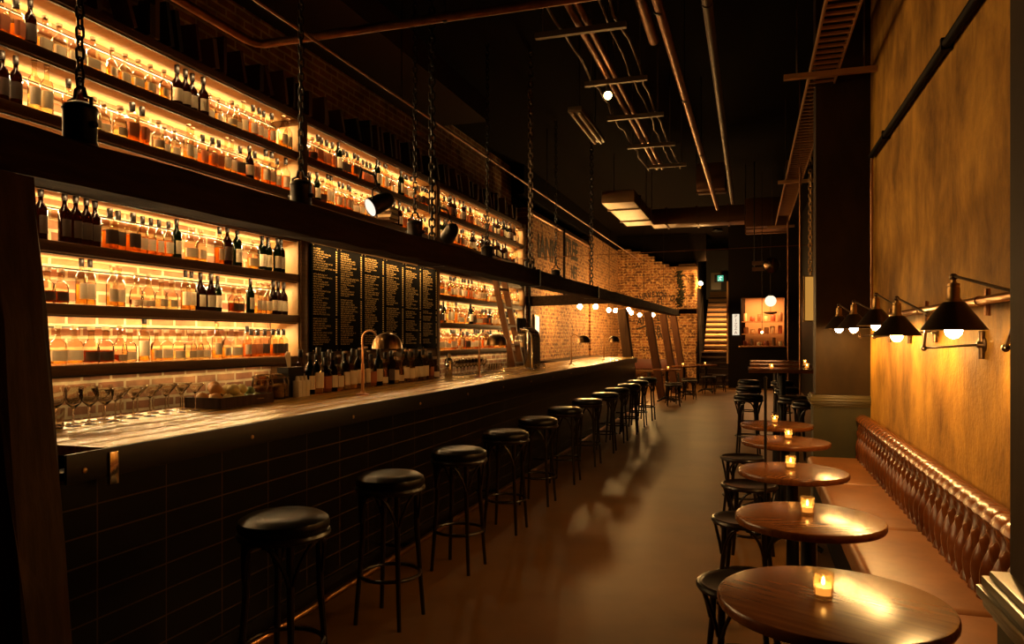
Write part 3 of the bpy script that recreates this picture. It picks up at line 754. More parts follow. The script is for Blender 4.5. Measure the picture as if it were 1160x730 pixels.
# copper pipe along the wall, with hangers
pp = single('wall_pipe', MB().tube([(.885, 1.80, 1.60), (.885, 6.4, 1.60)], .017, 12), M_COPPER, 'copper pipe running along the plaster wall behind the lamps', 'pipe')
for y in (2.35, 3.42, 4.5, 5.55): part('pipe_clip', MB().box((.03, 0, 0), (.07, .018, .012)).lathe([(.021, -.012), (.021, .012)], (0, 0, 0), 12, Matrix.Rotation(PI/2, 3, 'X')).tube([(.03, 0, -.06), (.03, 0, .05)], .012), M_COPPER, pp, (.885, y, 1.60))
ph = single('conduit_rail', MB().tube([(.92, 1.8, 2.90), (.92, 6.45, 2.90)], .024, 10), M_BLACK, 'thick black conduit along the top of the plaster wall', 'pipe')
for y in (2.6, 4.1, 5.8): part('saddle_clip', MB().box((0, 0, 0), (.06, .03, .06)), M_BLACK, ph, (.925, y, 2.90))
single('drop_pipe', MB().tube([(.92, 6.42, 1.55), (.92, 6.42, 2.92)], .011, 8), M_COPPER, 'thin upright copper pipe in the corner by the pilaster', 'pipe')

# ------------------------------------------------------------------ timber posts and beam
BA, BB = Vector((-2.50, .9, 2.115)), Vector((-2.10, 22.5, 2.205))
def along(f): return BA.lerp(BB, f)
def bx(y): return BA.x+(BB.x-BA.x)*(y-BA.y)/(BB.y-BA.y)
def bz(y): return BA.z+(BB.z-BA.z)*(y-BA.y)/(BB.y-BA.y)
def timber(name, label, cat, A, B, wx, wz, material, ragged=.006, seed=1, group=None):
    """rough sawn baulk from A to B with slightly wandering faces"""
    A, B = Vector(A), Vector(B); n = max(6, int((B-A).length/.25)); rr = random.Random(seed)
    t = (B-A).normalized(); side = Vector((1, 0, 0)); side = (side-t*side.dot(t)).normalized(); up = t.cross(side)
    vs = []; fs = []
    c = .012
    ring = [(-1, -1, c, 0), (-1, -1, 0, c), (-1, 1, 0, -c), (-1, 1, c, 0), (1, 1, -c, 0), (1, 1, 0, -c), (1, -1, 0, c), (1, -1, -c, 0)]
    for i in range(n+1):
        P = (B-A)*(i/n)
        for sx, sz, ex, ez in ring: vs.append(P+side*(sx*wx/2+ex+rr.uniform(-ragged, ragged))+up*(sz*wz/2+ez+rr.uniform(-ragged, ragged)))
    k = 8
    for i in range(n):
        for j in range(k): fs.append((i*k+j, i*k+(j+1) % k, (i+1)*k+(j+1) % k, (i+1)*k+j))
    fs += [tuple(range(k))[::-1], tuple(n*k+j for j in range(k))]
    m = MB(); m._add(vs, fs)
    o = single(name, m, material, label, cat, A, 0, group, smooth=False); o['kind'] = 'thing'
    return o
timber('overhead_beam', 'long dark rough timber beam hung above the bar on chains', 'beam', BA-Vector((0,0,.015)), BB-Vector((0,0,.015)), .21, .17, M_BEAM, .006, 3)
timber('tie_beam', 'short dark timber crossing from the brick wall to the long beam', 'beam', (-4.0, 13.25, 2.14), (bx(13.25)-.12, 13.25, 2.17), .18, .19, M_BEAM, .004, 4)
timber('tie_beam', 'dark timber crossing from the long beam to the brick pier', 'beam', (bx(22.3)+.1, 22.3, 2.235), (-1.5, 22.3, 2.24), .14, .18, M_BEAM, .004, 8)
# steel straps round the beam under each hanging chain
for i, y in enumerate([1.9, 3.9, 5.7, 8.6, 11.2]):
    pass
PT = 'leaning timber posts carrying the long beam'
timber('timber_post', 'massive dark leaning timber post in front of the bar end', 'post', (-2.215, 1.81, 0), (-2.445, 1.81, bz(1.8)-.125), .20, .18, M_TIMBER, .008, 11, PT)
timber('timber_post', 'leaning timber post just behind the far end of the bar', 'post', (-2.30, 15.42, 0), (-2.57, 15.42, bz(15.4)-.125), .20, .22, M_TIMBER, .005, 12, PT)
for i, (y, ox, lb) in enumerate([(17.6, .15, 'leaning timber post behind the first candle table by the end wall'), (19.6, .06, 'leaning timber post between two others before the lettered end wall'), (21.4, 0., 'last leaning timber post before the brick pier')]):
    timber('timber_post', lb, 'post', (bx(y)+.36-ox, y, 0), (bx(y)+.02-ox, y, bz(y)-.125), .18, .2, mat('warm_timber', (.055, .020, .008), .7, spec=.15, noise=((.10, .038, .015), 4, (6, 6, .6)), bump=.4), .005, 20+i, PT)

# ------------------------------------------------------------------ industrial pendants over the bar
def pendant(label, group):
    t = thing('factory_pendant', label, 'pendant lamp', (0, 0, 0), 0, group)   # origin at the top shackle
    part('shackle', MB().tube([(-.062, 0, -.10), (-.062, 0, -.045), (-.03, 0, -.035), (-.022, 0, 0), (0, 0, .012), (.022, 0, 0), (.03, 0, -.035), (.062, 0, -.045), (.062, 0, -.10)], .0085, 8).link((0, 0, .025), Matrix.Rotation(PI/2, 3, 'Z')), M_IRON, t)
    part('housing', MB().lathe([(.050, -.26), (.066, -.255), (.072, -.24), (.066, -.225), (.066, -.10), (.072, -.09), (.066, -.075), (.04, -.06), (.012, -.055), (0, -.05)], n=24), M_IRON, t)
    part('lug', MB().lathe([(0, -.09), (.012, -.09), (.016, -.08), (.016, .08), (.012, .09), (0, .09)], (0, 0, -.16), 10, Matrix.Rotation(PI/2, 3, 'Y')), M_IRON, t)
    part('reflector', MB().lathe([(.052, -.255), (.075, -.275), (.125, -.305), (.16, -.33), (.163, -.345), (.16, -.338), (.12, -.312), (.05, -.27)][::-1], n=32), M_IRON, t)
    part('bulb', MB().sphere((0, 0, -.305), .028, 12, (1, 1, 1.2)), M_PBULB, t)
    c = MB().chain((0, 0, 4.68-2.52), (0, 0, .04), .058, .031, .0058)
    part('chain', c, M_IRON, t)
    return t
M_PBULB = emis('pendant_bulb', (1., .6, .25), E_PEND)
PD = [3.15, 4.70, 6.30, 8.03, 9.57, 10.87]
pe = pendant('x', 'factory pendants above the bar'); pe_tree = get_tree(pe)
for i, D in enumerate(PD):
    x = -2.74; y = (D+x*.309)/.951
    lb = f"black iron pendant on a chain, {WORDS[i]} along the beam from the timber post"
    if i == 0: pe.location = (x, y, 2.52); pe['label'] = lb
    else: dup(pe, (x, y, 2.52), 0, lb, tree=pe_tree)
for x, y, lb, m_ in ((-2.44, 5.42, 'heavy dark chain holding the beam near the spotlights', M_IRON), (-2.36, 7.95, 'bright steel chain holding the beam at the shelving end', M_CONDUIT), (-2.30, 11.0, 'thin dark chain holding the beam before the brick wall', M_IRON)):
    c = single('beam_chain', MB().chain((x, y, 4.68), (x, y, bz(y)+.1), .075, .045, .0085), m_, lb, 'chain', group='chains holding the long beam')
    part('strap', MB().box((0, 0, -.015), (.228, .05, .188)), M_IRON, c, (x, y, bz(y)), smooth=False)
# two spotlights clamped on an arm above the beam
def spot(label, loc, lensdir, lit):
    t = thing('spotlight', label, 'spotlight', loc, 0, 'spotlights above the beam'); d = Vector(lensdir).normalized()
    q = d.to_track_quat('Z', 'Y').to_matrix()
    part('can', MB().lathe([(0, -.12), (.04, -.12), (.058, -.09), (.064, -.02), (.068, .05), (.068, .066), (.064, .067), (.064, .062), (0, .060)], n=24, M=q), M_IRON, t)
    part('lens', MB().lathe([(0, .062), (.063, .062), (.055, .067), (0, .070)], n=24, M=q), emis('spot_lens', (1., .86, .70), 1.2) if lit else mat('dark_lens', (.03, .025, .02), .1), t)
    part('yoke', MB().tube([(0, .070, 0), (0, .074, .09), (0, 0, .13), (0, -.074, .09), (0, -.070, 0)], .007, 8).tube([(0, 0, .13), (.0, -.05, .20), (0, -.22, .20), (0, -.25, .13)], .010, 8), M_IRON, t)
    return t
spot('black spotlight with its white lens lit, above the beam before the book pile', (-2.52, 4.66, 2.40), (-.50, -.74, -.46), True)
spot('black spotlight turned away beside the third pendant', (-2.55, 6.05, 2.38), (-.6, .7, -.35), False)

# ------------------------------------------------------------------ lamps, taps and goods on the bar
def bar_lamp(label, group):
    t = thing('bar_lamp', label, 'lamp', (0, 0, 0), 0, group)
    part('base', MB().lathe([(0, 0), (.045, 0), (.045, .008), (.018, .014), (.012, .03), (0, .03)], n=20), M_COPPER, t)
    pts = [(0, 0, .02), (0, 0, .36)]; 
    for k in range(9): a = PI-k*PI/8*.95; pts.append((.055+.055*math.cos(a), .0, .40+.05*math.sin(a)))
    part('pole', MB().tube([(0, 0, .02), (0, 0, .22)], .0115, 12), M_COPPER, t)
    part('gooseneck', MB().tube([(0, 0, .2), (0, 0, .36)]+pts[2:]+[(.135, 0, .415), (.19, 0, .42)], .0075, 10), M_COPPER, t)
    part('dome_shade', MB().lathe([(.105, .325), (.103, .35), (.093, .385), (.072, .412), (.042, .43), (.015, .437), (0, .438)], (.19, 0, 0), 28).lathe([(.0, .434), (.04, .426), (.07, .408), (.090, .383), (.10, .35), (.104, .325)], (.19, 0, 0), 28), M_BRASSD, t)
    part('bulb', MB().sphere((.19, 0, .385), .02, 10), emis('bar_lamp_bulb', (1., .58, .22), 170.), t)
    return t
M_BRASSD = mat('ribbed_brass', (.36, .21, .09), .28, 1., noise=((.10, .05, .02), 2.4, (14, 14, .2)))
bl = bar_lamp('x', 'copper bar lamps on the counter'); bl_tree = get_tree(bl)
for i, (D, x) in enumerate([(5.13, -2.58), (7.45, -2.62), (11.2, -2.6), (13.7, -2.6)]):
    y = (D+x*.309)/.951; lb = f"copper pole lamp with ribbed dome shade, {WORDS[i]} along the counter from the glasses"
    if i == 0: bl.location = (x, y, BZ); bl['label'] = lb
    else: dup(bl, (x, y, BZ), 0, lb, tree=bl_tree)
# beer font
bf = thing('beer_font', 'ribbed chrome beer font with black tap handles on the counter', 'beer tap', (-2.62, 8.85, BZ))
m = MB()
for k in range(7):
    yy = -.15+k*.05; r_ = .024
    m.tube([(.05, yy, 0), (.05, yy, .40), (.035, yy, .46), (-.01, yy, .50), (-.08, yy, .51)], r_, 10)
m.bbox((0, 0, .25), (.085, .33, .46), .03)
part('ribbed_body', m, M_CHROME, bf)
part('base_flange', MB().bbox((.02, 0, .012), (.17, .40, .024), .006), M_CHROME, bf)
for k in range(4):
    yy = -.13+k*.085; x_ = -.13
    tp = part('tap', MB().tube([(-.05, yy, .45), (x_, yy, .45), (x_-.03, yy, .40), (x_-.03, yy, .34)], .013, 10).sphere((x_, yy, .46), .022, 10), M_CHROME, bf)
    part('tap_handle', MB().lathe([(.010, .48), (.014, .50), (.022, .56), (.026, .62), (.02, .65), (0, .655)], (x_, yy, 0), 12), M_CAP, tp)
m = MB()
for k in range(5): m.tube([(.13, -.16+k*.08, 0), (.13, -.16+k*.08, .06), (.11, -.16+k*.08, .075)], .008, 8)
part('drip_spout', m, M_CHROME, bf)

# stemware: wine glasses in two rows by the near end
def glass_mesh(kind):
    if kind == 'wine': p = [(0, 0), (.032, .001), (.030, .003), (.006, .007), (.004, .02), (.004, .075), (.010, .085), (.030, .105), (.037, .13), (.036, .155), (.030, .178), (.0288, .178), (.0345, .155), (.0355, .13), (.029, .107), (.008, .089), (0, .087)]
    elif kind == 'coupe': p = [(0, 0), (.030, .001), (.028, .003), (.005, .007), (.004, .02), (.004, .095), (.012, .102), (.050, .150), (.0487, .150), (.012, .105), (0, .103)]
    else: p = [(0, 0), (.026, 0), (.030, .004), (.036, .09), (.0345, .09), (.0285, .010), (0, .009)]
    return MB().lathe(p, n=18)
GM = {k: glass_mesh(k).mesh(nm, G_STEM) for k, nm in (('wine', 'wine_glass'), ('coupe', 'cocktail_glass'), ('tumbler', 'tumbler'))}
gi = {'wine': 0, 'coupe': 0, 'tumbler': 0}
DESC = {'wine': ('wine_glass', 'clear stemmed wine glass', 'glass'), 'coupe': ('cocktail_glass', 'clear V shaped cocktail glass', 'glass'), 'tumbler': ('tumbler', 'clear low tumbler', 'glass')}
def put_glass(k, x, y, where):
    gi[k] += 1; nm, d_, c_ = DESC[k]
    single(nm, GM[k], None, f"{d_}, {nth(gi[k]-1)} of its kind along the counter, {where}", c_, (x, y, BZ), R.uniform(0, 6), 'glasses on the counter')
ynow = 2.14
for k in range(5):
    put_glass('tumbler', -2.90, ynow+k*.075, 'front row'); put_glass('tumbler', -3.00, ynow+.03+k*.075, 'rear row')
for k in range(3): put_glass('wine', -2.99, 2.52+k*.085, 'rear row'); put_glass('wine', -2.90, 2.53+k*.085, 'front row')
for k in range(6):
    put_glass('coupe', -2.90, 2.76+k*.106, 'front row'); put_glass('coupe', -3.01, 2.79+k*.106, 'rear row')
# fruit tray
ft = thing('fruit_tray', 'dark wooden tray of citrus fruit on the counter', 'tray', (-2.93, 3.62, BZ))
m = MB().box((0, 0, .008), (.24, .46, .012))
for sx in (-.12, .12): m.box((sx, 0, .032), (.012, .472, .06))
for sy in (-.23, .23): m.box((0, sy, .032), (.24, .012, .06))
part('tray_box', m, M_TIMBER, ft, smooth=False)
part('metal_handle', MB().tube([(.13, .05, .04), (.145, .05, .04), (.145, .11, .04), (.13, .11, .04)], .005), M_CHROME, ft)
M_OR = mat('orange_peel', (.62, .27, .05), .45, bump=.15, bscale=160); M_LE = mat('lemon_peel', (.78, .60, .22), .45, bump=.12, bscale=160); M_LI = mat('lime_peel', (.16, .20, .06), .4, bump=.12, bscale=160)
def fruit(nm, m_, r, sc, x, y, z, lab):
    o = single(nm, MB().sphere((0, 0, 0), r, 16, sc), m_, lab, 'fruit', (x, y, z), R.uniform(0, 3), 'citrus fruit in the tray')
    part('stem_end', MB().lathe([(0, 0), (.004, .001), (.003, .004), (0, .005)], (0, 0, r*sc[2]-.001), 8), M_CORK, o)
fx = [('orange', M_OR, .038, (1, 1, .95), [(-.06, -.17, .05), (.04, -.18, .05), (-.01, -.12, .10), (-.07, -.06, .11)]),
      ('lemon', M_LE, .031, (1, 1.25, 1), [(.06, -.10, .045), (.02, -.04, .045), (-.05, -.09, .045), (.07, -.02, .05), (.0, -.03, .095), (.06, -.05, .10), (-.04, .01, .09), (.05, .03, .095)]),
      ('lime', M_LI, .026, (1, 1.15, 1), [(.07, .08, .04), (.02, .06, .04), (.07, .15, .04), (.01, .13, .04), (-.05, .10, .04), (-.06, .17, .04), (.03, .19, .04), (.05, .11, .08)])]
for nm, m_, r, sc, ps in fx:
    for i, (x, y, z) in enumerate(ps): fruit(nm, m_, r, sc, -2.93+x, 3.62+y, BZ+z, f"{ {'orange': 'round orange', 'lemon': 'pale yellow lemon', 'lime': 'dark green lime'}[nm]}, {WORDS[i]} in the wooden tray from the glasses")
# lidded jars of garnish
JC = [mat('dried_citrus', (.30, .12, .05), .7, noise=((.10, .03, .015), 60, (1, 1, 1))), mat('dried_hibiscus', (.22, .05, .03), .7, noise=((.06, .015, .01), 70, (1, 1, 1))), mat('pale_chips', (.48, .32, .15), .7, noise=((.22, .12, .05), 60, (1, 1, 1))), mat('dried_pods', (.36, .25, .12), .7, noise=((.14, .08, .035), 60, (1, 1, 1)))]
JW = ['dried citrus', 'dark red petals', 'pale chips', 'brown pods']
for i in range(4):
    j = thing('garnish_jar', f"clip top glass jar of {JW[i]} beside the fruit tray", 'jar', (-2.95-.03*(i % 2), 3.92+i*.088, BZ), 0, 'garnish jars on the counter')
    part('glass_jar', MB().lathe([(0, 0), (.048, 0), (.052, .006), (.052, .115), (.046, .13), (.046, .14), (.043, .14), (.043, .13), (.049, .113), (.049, .008), (0, .006)], n=20), G_CLEAR, j)
    part('contents', MB().lathe([(0, .008), (.046, .009), (.047, .085), (.03, .095), (0, .10)], n=16), JC[i], j)
    part('glass_lid', MB().lathe([(.047, .143), (.05, .146), (.05, .155), (.03, .166), (0, .168)], n=18), G_CLEAR, j)
    part('wire_clip', MB().tube([(.049*math.cos(a), .049*math.sin(a), .137) for a in [2*PI*q/18 for q in range(18)]], .002, 5, closed=True).tube([(.051, 0, .137), (.062, 0, .11), (.056, 0, .08)], .002, 5), M_CONDUIT, j)
# straw caddy
sc_ = thing('straw_caddy', 'black caddy holding paper straws and small cartons', 'caddy', (-2.99, 4.30, BZ))
part('caddy_box', MB().box((0, 0, .10), (.09, .18, .20)), M_CAP, sc_, smooth=False)
for k in range(7):
    part('paper_straw', MB().tube([(.0-.004*k, -.02+.008*k, .18), (.03-.01*k, -.10+.022*k, .29+.008*(k % 3))], .006, 8), M_PAPER, sc_)
for k in range(3):
    part('carton', MB().bbox((.075, -.03+k*.045, .055), (.05, .042, .11), .004).lathe([(.016, .11), (.012, .135), (.012, .14), (0, .14)], (.075, -.03+k*.045, 0), 10), M_PAPER, sc_)
# wine and spirits on the counter below the boards
WP = [2, 7, 5, 7, 2, 11, 12, 1, 2, 13, 9]
rr = random.Random(77); n = 0
for rowi, xx in enumerate((-2.95, -3.05)):
    y = 4.48+.03*rowi
    while y < 6.68:
        ti = rr.choice(WP); s = rr.uniform(.9, 1.05)
        if abs(y-bl.location.y) < .0: y += .1; continue
        put_bottle(ti, xx+rr.uniform(-.01, .01), y, BZ, f"{TYPES[ti][1]}, {nth(n)} on the counter under the menu boards, {'front' if rowi == 0 else 'rear'} row", 'bottles on the counter under the menu boards', s, rr.uniform(-.3, .3))
        y += 2*BW[TYPES[ti][2]]*s+rr.uniform(.008, .035); n += 1
    n = 0
# glasses, napkins and a pourer further along
for k in range(9):
    put_glass('wine', -2.93, 7.15+k*.1, 'by the second lamp'); put_glass('coupe', -3.03, 7.2+k*.11, 'by the second lamp')
for k in range(6): put_glass('tumbler', -2.95, 8.12+k*.09, 'near the ladder')
sh = thing('cocktail_shaker', 'steel cocktail shaker standing by the second bar lamp', 'shaker', (-2.9, 6.85, BZ))
part('tin', MB().lathe([(0, 0), (.036, 0), (.038, .004), (.044, .15), (.042, .155)], n=20), M_CHROME, sh)
part('cap', MB().lathe([(.043, .155), (.036, .185), (.018, .20), (.018, .235), (.012, .245), (0, .246)], n=20), M_CHROME, sh)

# ------------------------------------------------------------------ ladder against the shelving
ld = thing('timber_ladder', 'timber library ladder leaning against the far shelving bay', 'ladder', (-3.28, 11.05, 0))
for yy in (-.22, .22):
    A = Vector((0, yy, 0)); B = Vector((-.60, yy, 2.75)); d_ = (B-A)
    q = d_.to_track_quat('Z', 'Y').to_matrix()
    part('stile', MB().box((A+B)/2, (.09, .05, d_.length), Matrix.Rotation(math.atan2(d_.x, d_.z), 3, 'Y')), mat('ladder_timber', (.11, .042, .012), .6, spec=.2, noise=((.17, .068, .02), 4, (6, 6, .6))), ld, smooth=False)
for k in range(9):
    f = (k+.6)/9.4
    part('tread', MB().box((-.60*f, 0, 2.75*f), (.10, .41, .026)), MATS['ladder_timber'], ld, smooth=False)
# ------------------------------------------------------------------ painted lettering on the brick
def text_mesh(txt, size, xs=1., bold=False):
    c = bpy.data.curves.new('lettering', 'FONT'); c.body = txt; c.size = size; c.align_x = 'CENTER'; c.align_y = 'CENTER'; c.extrude = .002; c.offset = size*.028 if bold else 0
    o = bpy.data.objects.new('tmp', c); COL.objects.link(o)
    me = bpy.data.meshes.new_from_object(o.evaluated_get(bpy.context.evaluated_depsgraph_get()))
    bpy.data.objects.remove(o); bpy.data.curves.remove(c)
    for v in me.vertices: v.co.x *= xs
    return me
def sign_text(name, txt, size, loc, rot, m_, label=None, parent=None, xs=1., cat='painted sign'):
    me = text_mesh(txt, size, xs, m_ is M_LETTER); me.materials.append(m_); me.name = name
    o = link(bpy.data.objects.new(name, me)); o.location = loc; o.rotation_euler = rot; o.parent = parent
    if label: tag(o, label, cat)
    return o
RY = (PI/2, 0, PI/2)       # reads from the aisle on the left wall
ps = thing('painted_sign', 'tall black capitals painted on the side brick wall', 'painted sign', (-3.992, 14.67, 3.26))
sign_text('lettering', 'IANK', .64, (0, 0, 0), RY, M_LETTER, parent=ps, xs=1.0)
sign_text('lettering', 'TREE', .60, (.0, 2.12, .24), RY, M_LETTER, parent=ps, xs=1.0)
sign_text('lettering', 'NET', .42, (.0, 2.43, -.27), RY, M_LETTER, parent=ps, xs=.8)
pb = thing('painted_sign', 'black lettering painted in an arc on the end brick wall', 'painted sign', (-2.82, 23.19, 2.72))
RB = (PI/2, 0, 0)
arc = 'SURVEYOR OF'
for i, ch in enumerate(arc):
    if ch == ' ': continue
    a = math.radians(28-i*6.2); rad = 1.12
    sign_text('lettering', ch, .26, (-rad*math.sin(a), 0, rad*math.cos(a)-rad+.08), (PI/2, -a*1.0, 0), M_LETTER, parent=pb, xs=.62)
for ch, x, z, s_ in (('I A L', .10, -.15, .20), ('AI', -.46, -.76, .30), ('L', .10, -.66, .26), ('E', -.25, -1.13, .28), ('B', .10, -1.01, .28), ('W', .16, -1.22, .30), ('U', .45, -.58, .24), ('L', .50, -.92, .24)):
    sign_text('lettering', ch, s_, (x, 0, z), RB, M_LETTER, parent=pb, xs=.8)
sw = MB().box((-.44, 0, -.95), (.30, .004, .05), Matrix.Rotation(-.3, 3, 'Y')).box((.10, 0, -.81), (.20, .004, .03))
part('flourish', sw, M_LETTER, pb, smooth=False)

# ------------------------------------------------------------------ globe bulbs strung below the tie beams
def globe_lamp(label, group):
    t = thing('globe_lamp', label, 'lamp', (0, 0, 0), 0, group)
    part('lampholder', MB().lathe([(.022, -.07), (.026, -.065), (.024, -.02), (.01, 0), (.006, .06), (0, .06)], n=14), M_BRASS, t)
    part('globe', MB().sphere((0, 0, -.115), .05, 14), M_FEST, t)
    return t
gl = globe_lamp('x', 'globe bulbs by the end brick wall'); gl_tree = get_tree(gl)
GL = [(657, 347.5, 15.0), (675, 347.5, 15.4), (690, 351.5, 17.3), (697.5, 352, 18.6), (712, 351, 18.9), (715.5, 354.5, 19.4), (725, 357, 20.4), (740, 357, 21.0)]
for i, (u, v, D) in enumerate(GL):
    x = (u-850)*D/873; y = (D+x*.309)/.951; z = CAM_Z-(v-383)*D/830+.115
    lb = f"glowing globe bulb, {WORDS[i]} of the row before the brick walls from the beer font"
    if i == 0: gl.location = (x, y, z); gl['label'] = lb; gb0 = (x, y, z)
    else: dup(gl, (x, y, z), 0, lb, tree=gl_tree)
gx = [((u-850)*D/873, (D+(u-850)*D/873*.309)/.951, CAM_Z-(v-383)*D/830+.115+.06) for u, v, D in GL]
single('lamp_bar', MB().tube(gx, .012, 6).tube([gx[0], (gx[0][0]-.3, gx[0][1]-.1, gx[0][2]), (-3.985, gx[0][1]-.2, gx[0][2])], .014, 6), M_STEEL, 'dark conduit carrying the row of globe bulbs', 'pipe')
wlp = thing('wall_light', 'bare bulb wall light on the edge of the brick pier', 'wall lamp', (-1.52, 22.9, 3.10))
part('back_plate', MB().box((-.02, .1, 0), (.05, .08, .3)), M_BRASS, wlp, smooth=False)
part('bulb', MB().sphere((.10, -.05, .0), .062, 14), M_FEST, wlp)
part('tube_arm', MB().tube([(-.02, .1, -.1), (.10, -.05, -.16), (.10, -.05, -.06)], .014), M_BRASS, wlp)
cb = thing('ceiling_bulb', 'bare glowing bulb hanging among the ceiling pipes', 'ceiling lamp', (-1.21, 6.50, 3.62))
part('globe', MB().sphere((0, 0, 0), .036, 14), emis('ceiling_bulb_glow', (1., .55, .18), 26.), cb)
part('cord', MB().lathe([(.016, .03), (.018, .09), (.004, .1), (.004, 1.08), (0, 1.08)], n=10), M_IRON, cb)

# ------------------------------------------------------------------ pipes, hangers and ducts under the ceiling
def pipe(label, pts, r, m_, hang=(), name='ceiling_pipe'):
    o = single(name, MB().tube(pts, r, 10), m_, label, 'pipe')
    for (x, y, z) in hang:
        part('pipe_hanger', MB().tube([(x, y, z+r), (x, y, 4.7)], .006, 6).lathe([(r+.004, -.014), (r+.004, .014)], (x, y, z), 12, Matrix.Rotation(PI/2, 3, 'X')), M_STEEL, o)
    return o
M_RUST = mat('rusty_copper', (.22, .085, .035), .4, .9, noise=((.38, .17, .07), 8, (1, 1, 1)))
sp_ = pipe('rust coloured sprinkler pipe turning a corner under the ceiling', [(-3.55, .6, 3.66), (-3.55, 4.55, 3.66), (-3.52, 4.63, 3.66), (-3.47, 4.66, 3.66), (1.2, 4.66, 3.66)], .031, M_RUST, [(-3.55, 3.6, 3.66), (-2.0, 4.66, 3.66), (-.6, 4.66, 3.66)])
pipe('thin copper conduit running above the bar the whole length', [(-3.0, 2.0, 3.60), (-3.0, 21.0, 3.66)], .012, M_RUST, [(-3.0, 6.0, 3.62), (-3.0, 11.0, 3.63)])
pipe('straight copper pipe over the middle of the aisle', [(-.62, .8, 3.75), (-.60, 6.0, 3.75), (-.55, 13.5, 3.75)], .034, M_RUST, [(-.61, 5.2, 3.75), (-.60, 7.2, 3.75), (-.58, 9.4, 3.75)])
pipe('short thick copper pipe beside the straight one', [(-.74, .8, 3.86), (-.74, 6.0, 3.86)], .042, M_RUST, [(-.74, 4.0, 3.86)])
pipe('dark pipe over the round tables', [(-.28, .8, 3.75), (-.28, 7.2, 3.75), (-.28, 13.0, 3.75)], .036, mat('dark_rust', (.06, .028, .013), .5, .6), [(-.28, 5.2, 3.75)])
for i, (y, x0, x1) in enumerate([(5.35, -1.55, -.86), (6.5, -1.42, -.86), (7.6, -1.42, -.84), (8.8, -1.40, -.84), (9.9, -1.30, -.80)]):
    o = single('trapeze_hanger', MB().box(((x0+x1)/2, y, 3.74), (x1-x0, .042, .042)), M_CONDUIT, f"steel strut hanger under the ceiling, {WORDS[i]} along the cable run", 'strut', smooth=False, group='strut hangers along the cable run')
    part('threaded_rod', MB().tube([(x0+.06, y, 3.74), (x0+.06, y, 4.7)], .005, 6).tube([(x1-.06, y, 3.74), (x1-.06, y, 4.7)], .005, 6), M_CONDUIT, o)
rr = random.Random(9)
for i, (x, r_) in enumerate([(-1.35, .010), (-1.22, .024), (-1.15, .024), (-1.0, .008), (-.92, .010)]):
    pts = [(x+rr.uniform(-.02, .02)*(r_ < .02), y/4*1.0, 3.77+r_+(rr.uniform(-.015, .02) if r_ < .02 else 0)) for y in range(6, 42)]
    pipe(f"{['thin loose', 'ribbed', 'ribbed twin', 'sagging thin', 'pale loose'][i]} cable lying on the strut hangers", pts, r_, M_RUST if r_ > .02 else M_CONDUIT, name='cable')
fl = thing('strip_light', 'unlit twin strip light under the ceiling before the ceiling bulb', 'strip light', (-1.63, 7.6, 3.66))
part('housing', MB().bbox((0, 0, .03), (.14, 1.2, .05), .006), M_CONDUIT, fl)
for sx in (-.035, .035): part('tube', MB().tube([(sx, -.56, -.012), (sx, .56, -.012)], .014, 10), mat('milky_tube', (.75, .6, .4), .3), fl)
part('drop_rod', MB().tube([(0, -.4, .05), (0, -.4, 1.04)], .006).tube([(0, .4, .05), (0, .4, 1.04)], .006), M_STEEL, fl)
# cable tray
ct = thing('cable_tray', 'steel ladder cable tray running above the round tables', 'cable tray', (.57, 2.2, 3.62))
for sx in (-.105, .105): part('side_rail', MB().box((sx, 6.4, 0), (.012, 12.8, .06)), M_TRAY, ct, smooth=False)
for k in range(100): part('rung', MB().box((0, .1+k*.115, -.012), (.20, .032, .016)), M_TRAY, ct, smooth=False)
for i, (y, x0, x1) in enumerate([(6.35, .26, 1.22), (10.6, .36, .82), (14.8, .3, .8)]):
    o = single('tray_strut', MB().box(((x0+x1)/2, y, 3.565), (x1-x0, .042, .042)), M_TRAY, ['long steel strut carrying the cable tray to the wall', 'short steel strut under the middle of the cable tray', 'short steel strut under the far end of the tray'][i], 'strut', smooth=False)
    part('threaded_rod', MB().tube([(x0+.1, y, 3.57), (x0+.1, y, 4.7)], .006, 6).tube([(x0+.62*(x1-x0), y, 3.57), (x0+.62*(x1-x0), y, 4.7)], .006, 6), M_CONDUIT, o)
# ducts
M_DUCT = mat('galvanised_duct', (.28, .16, .065), .42, .6, noise=((.36, .21, .09), 3, (1, 1, 1)))
M_DUCTB = mat('copper_tone_duct', (.20, .10, .045), .4, .6)
def duct(label, c, d, m_, seams=3, ax=1):
    o = single('air_duct', MB().bbox((0, 0, 0), d, .01), m_, label, 'duct', c)
    for k in range(seams):
        f = (k+.5)/seams-.5; e = list(d); p = [0, 0, 0]; e[ax] = .03; p[ax] = f*d[ax]
        part('flange', MB().box(p, [e[q]+(.04 if q != ax else 0) for q in range(3)]), m_, o, smooth=False)
    part('hanger_rod', MB().tube([(-d[0]/2-.02, 0, 0), (-d[0]/2-.02, 0, 4.7-c[2])], .006, 6), M_STEEL, o)
    part('hanger_rod', MB().tube([(d[0]/2+.02, 0, 0), (d[0]/2+.02, 0, 4.7-c[2])], .006, 6), M_STEEL, o)
    return o
duct('flat pale galvanised duct under the ceiling past the strip light', (-2.0, 12.85, 3.70), (.52, 2.5, .2), M_DUCT, 2)
duct('long transverse duct crossing the room before the end wall', (-.95, 14.4, 3.76), (1.7, .5, .30), M_DUCTB, 3, 0)
duct('large copper toned duct box beside the cable tray', (.33, 16.2, 3.99), (.82, 1.2, .58), M_DUCTB, 2)
duct('small duct stub under the ceiling over the aisle', (-.60, 12.4, 4.05), (.44, .5, .42), M_DUCTB, 1)
pipe('thin wire strung across the room before the end wall', [(-4.0, 12.6, 2.88), (1.3, 12.6, 2.94)], .006, M_RUST, name='cross_wire')
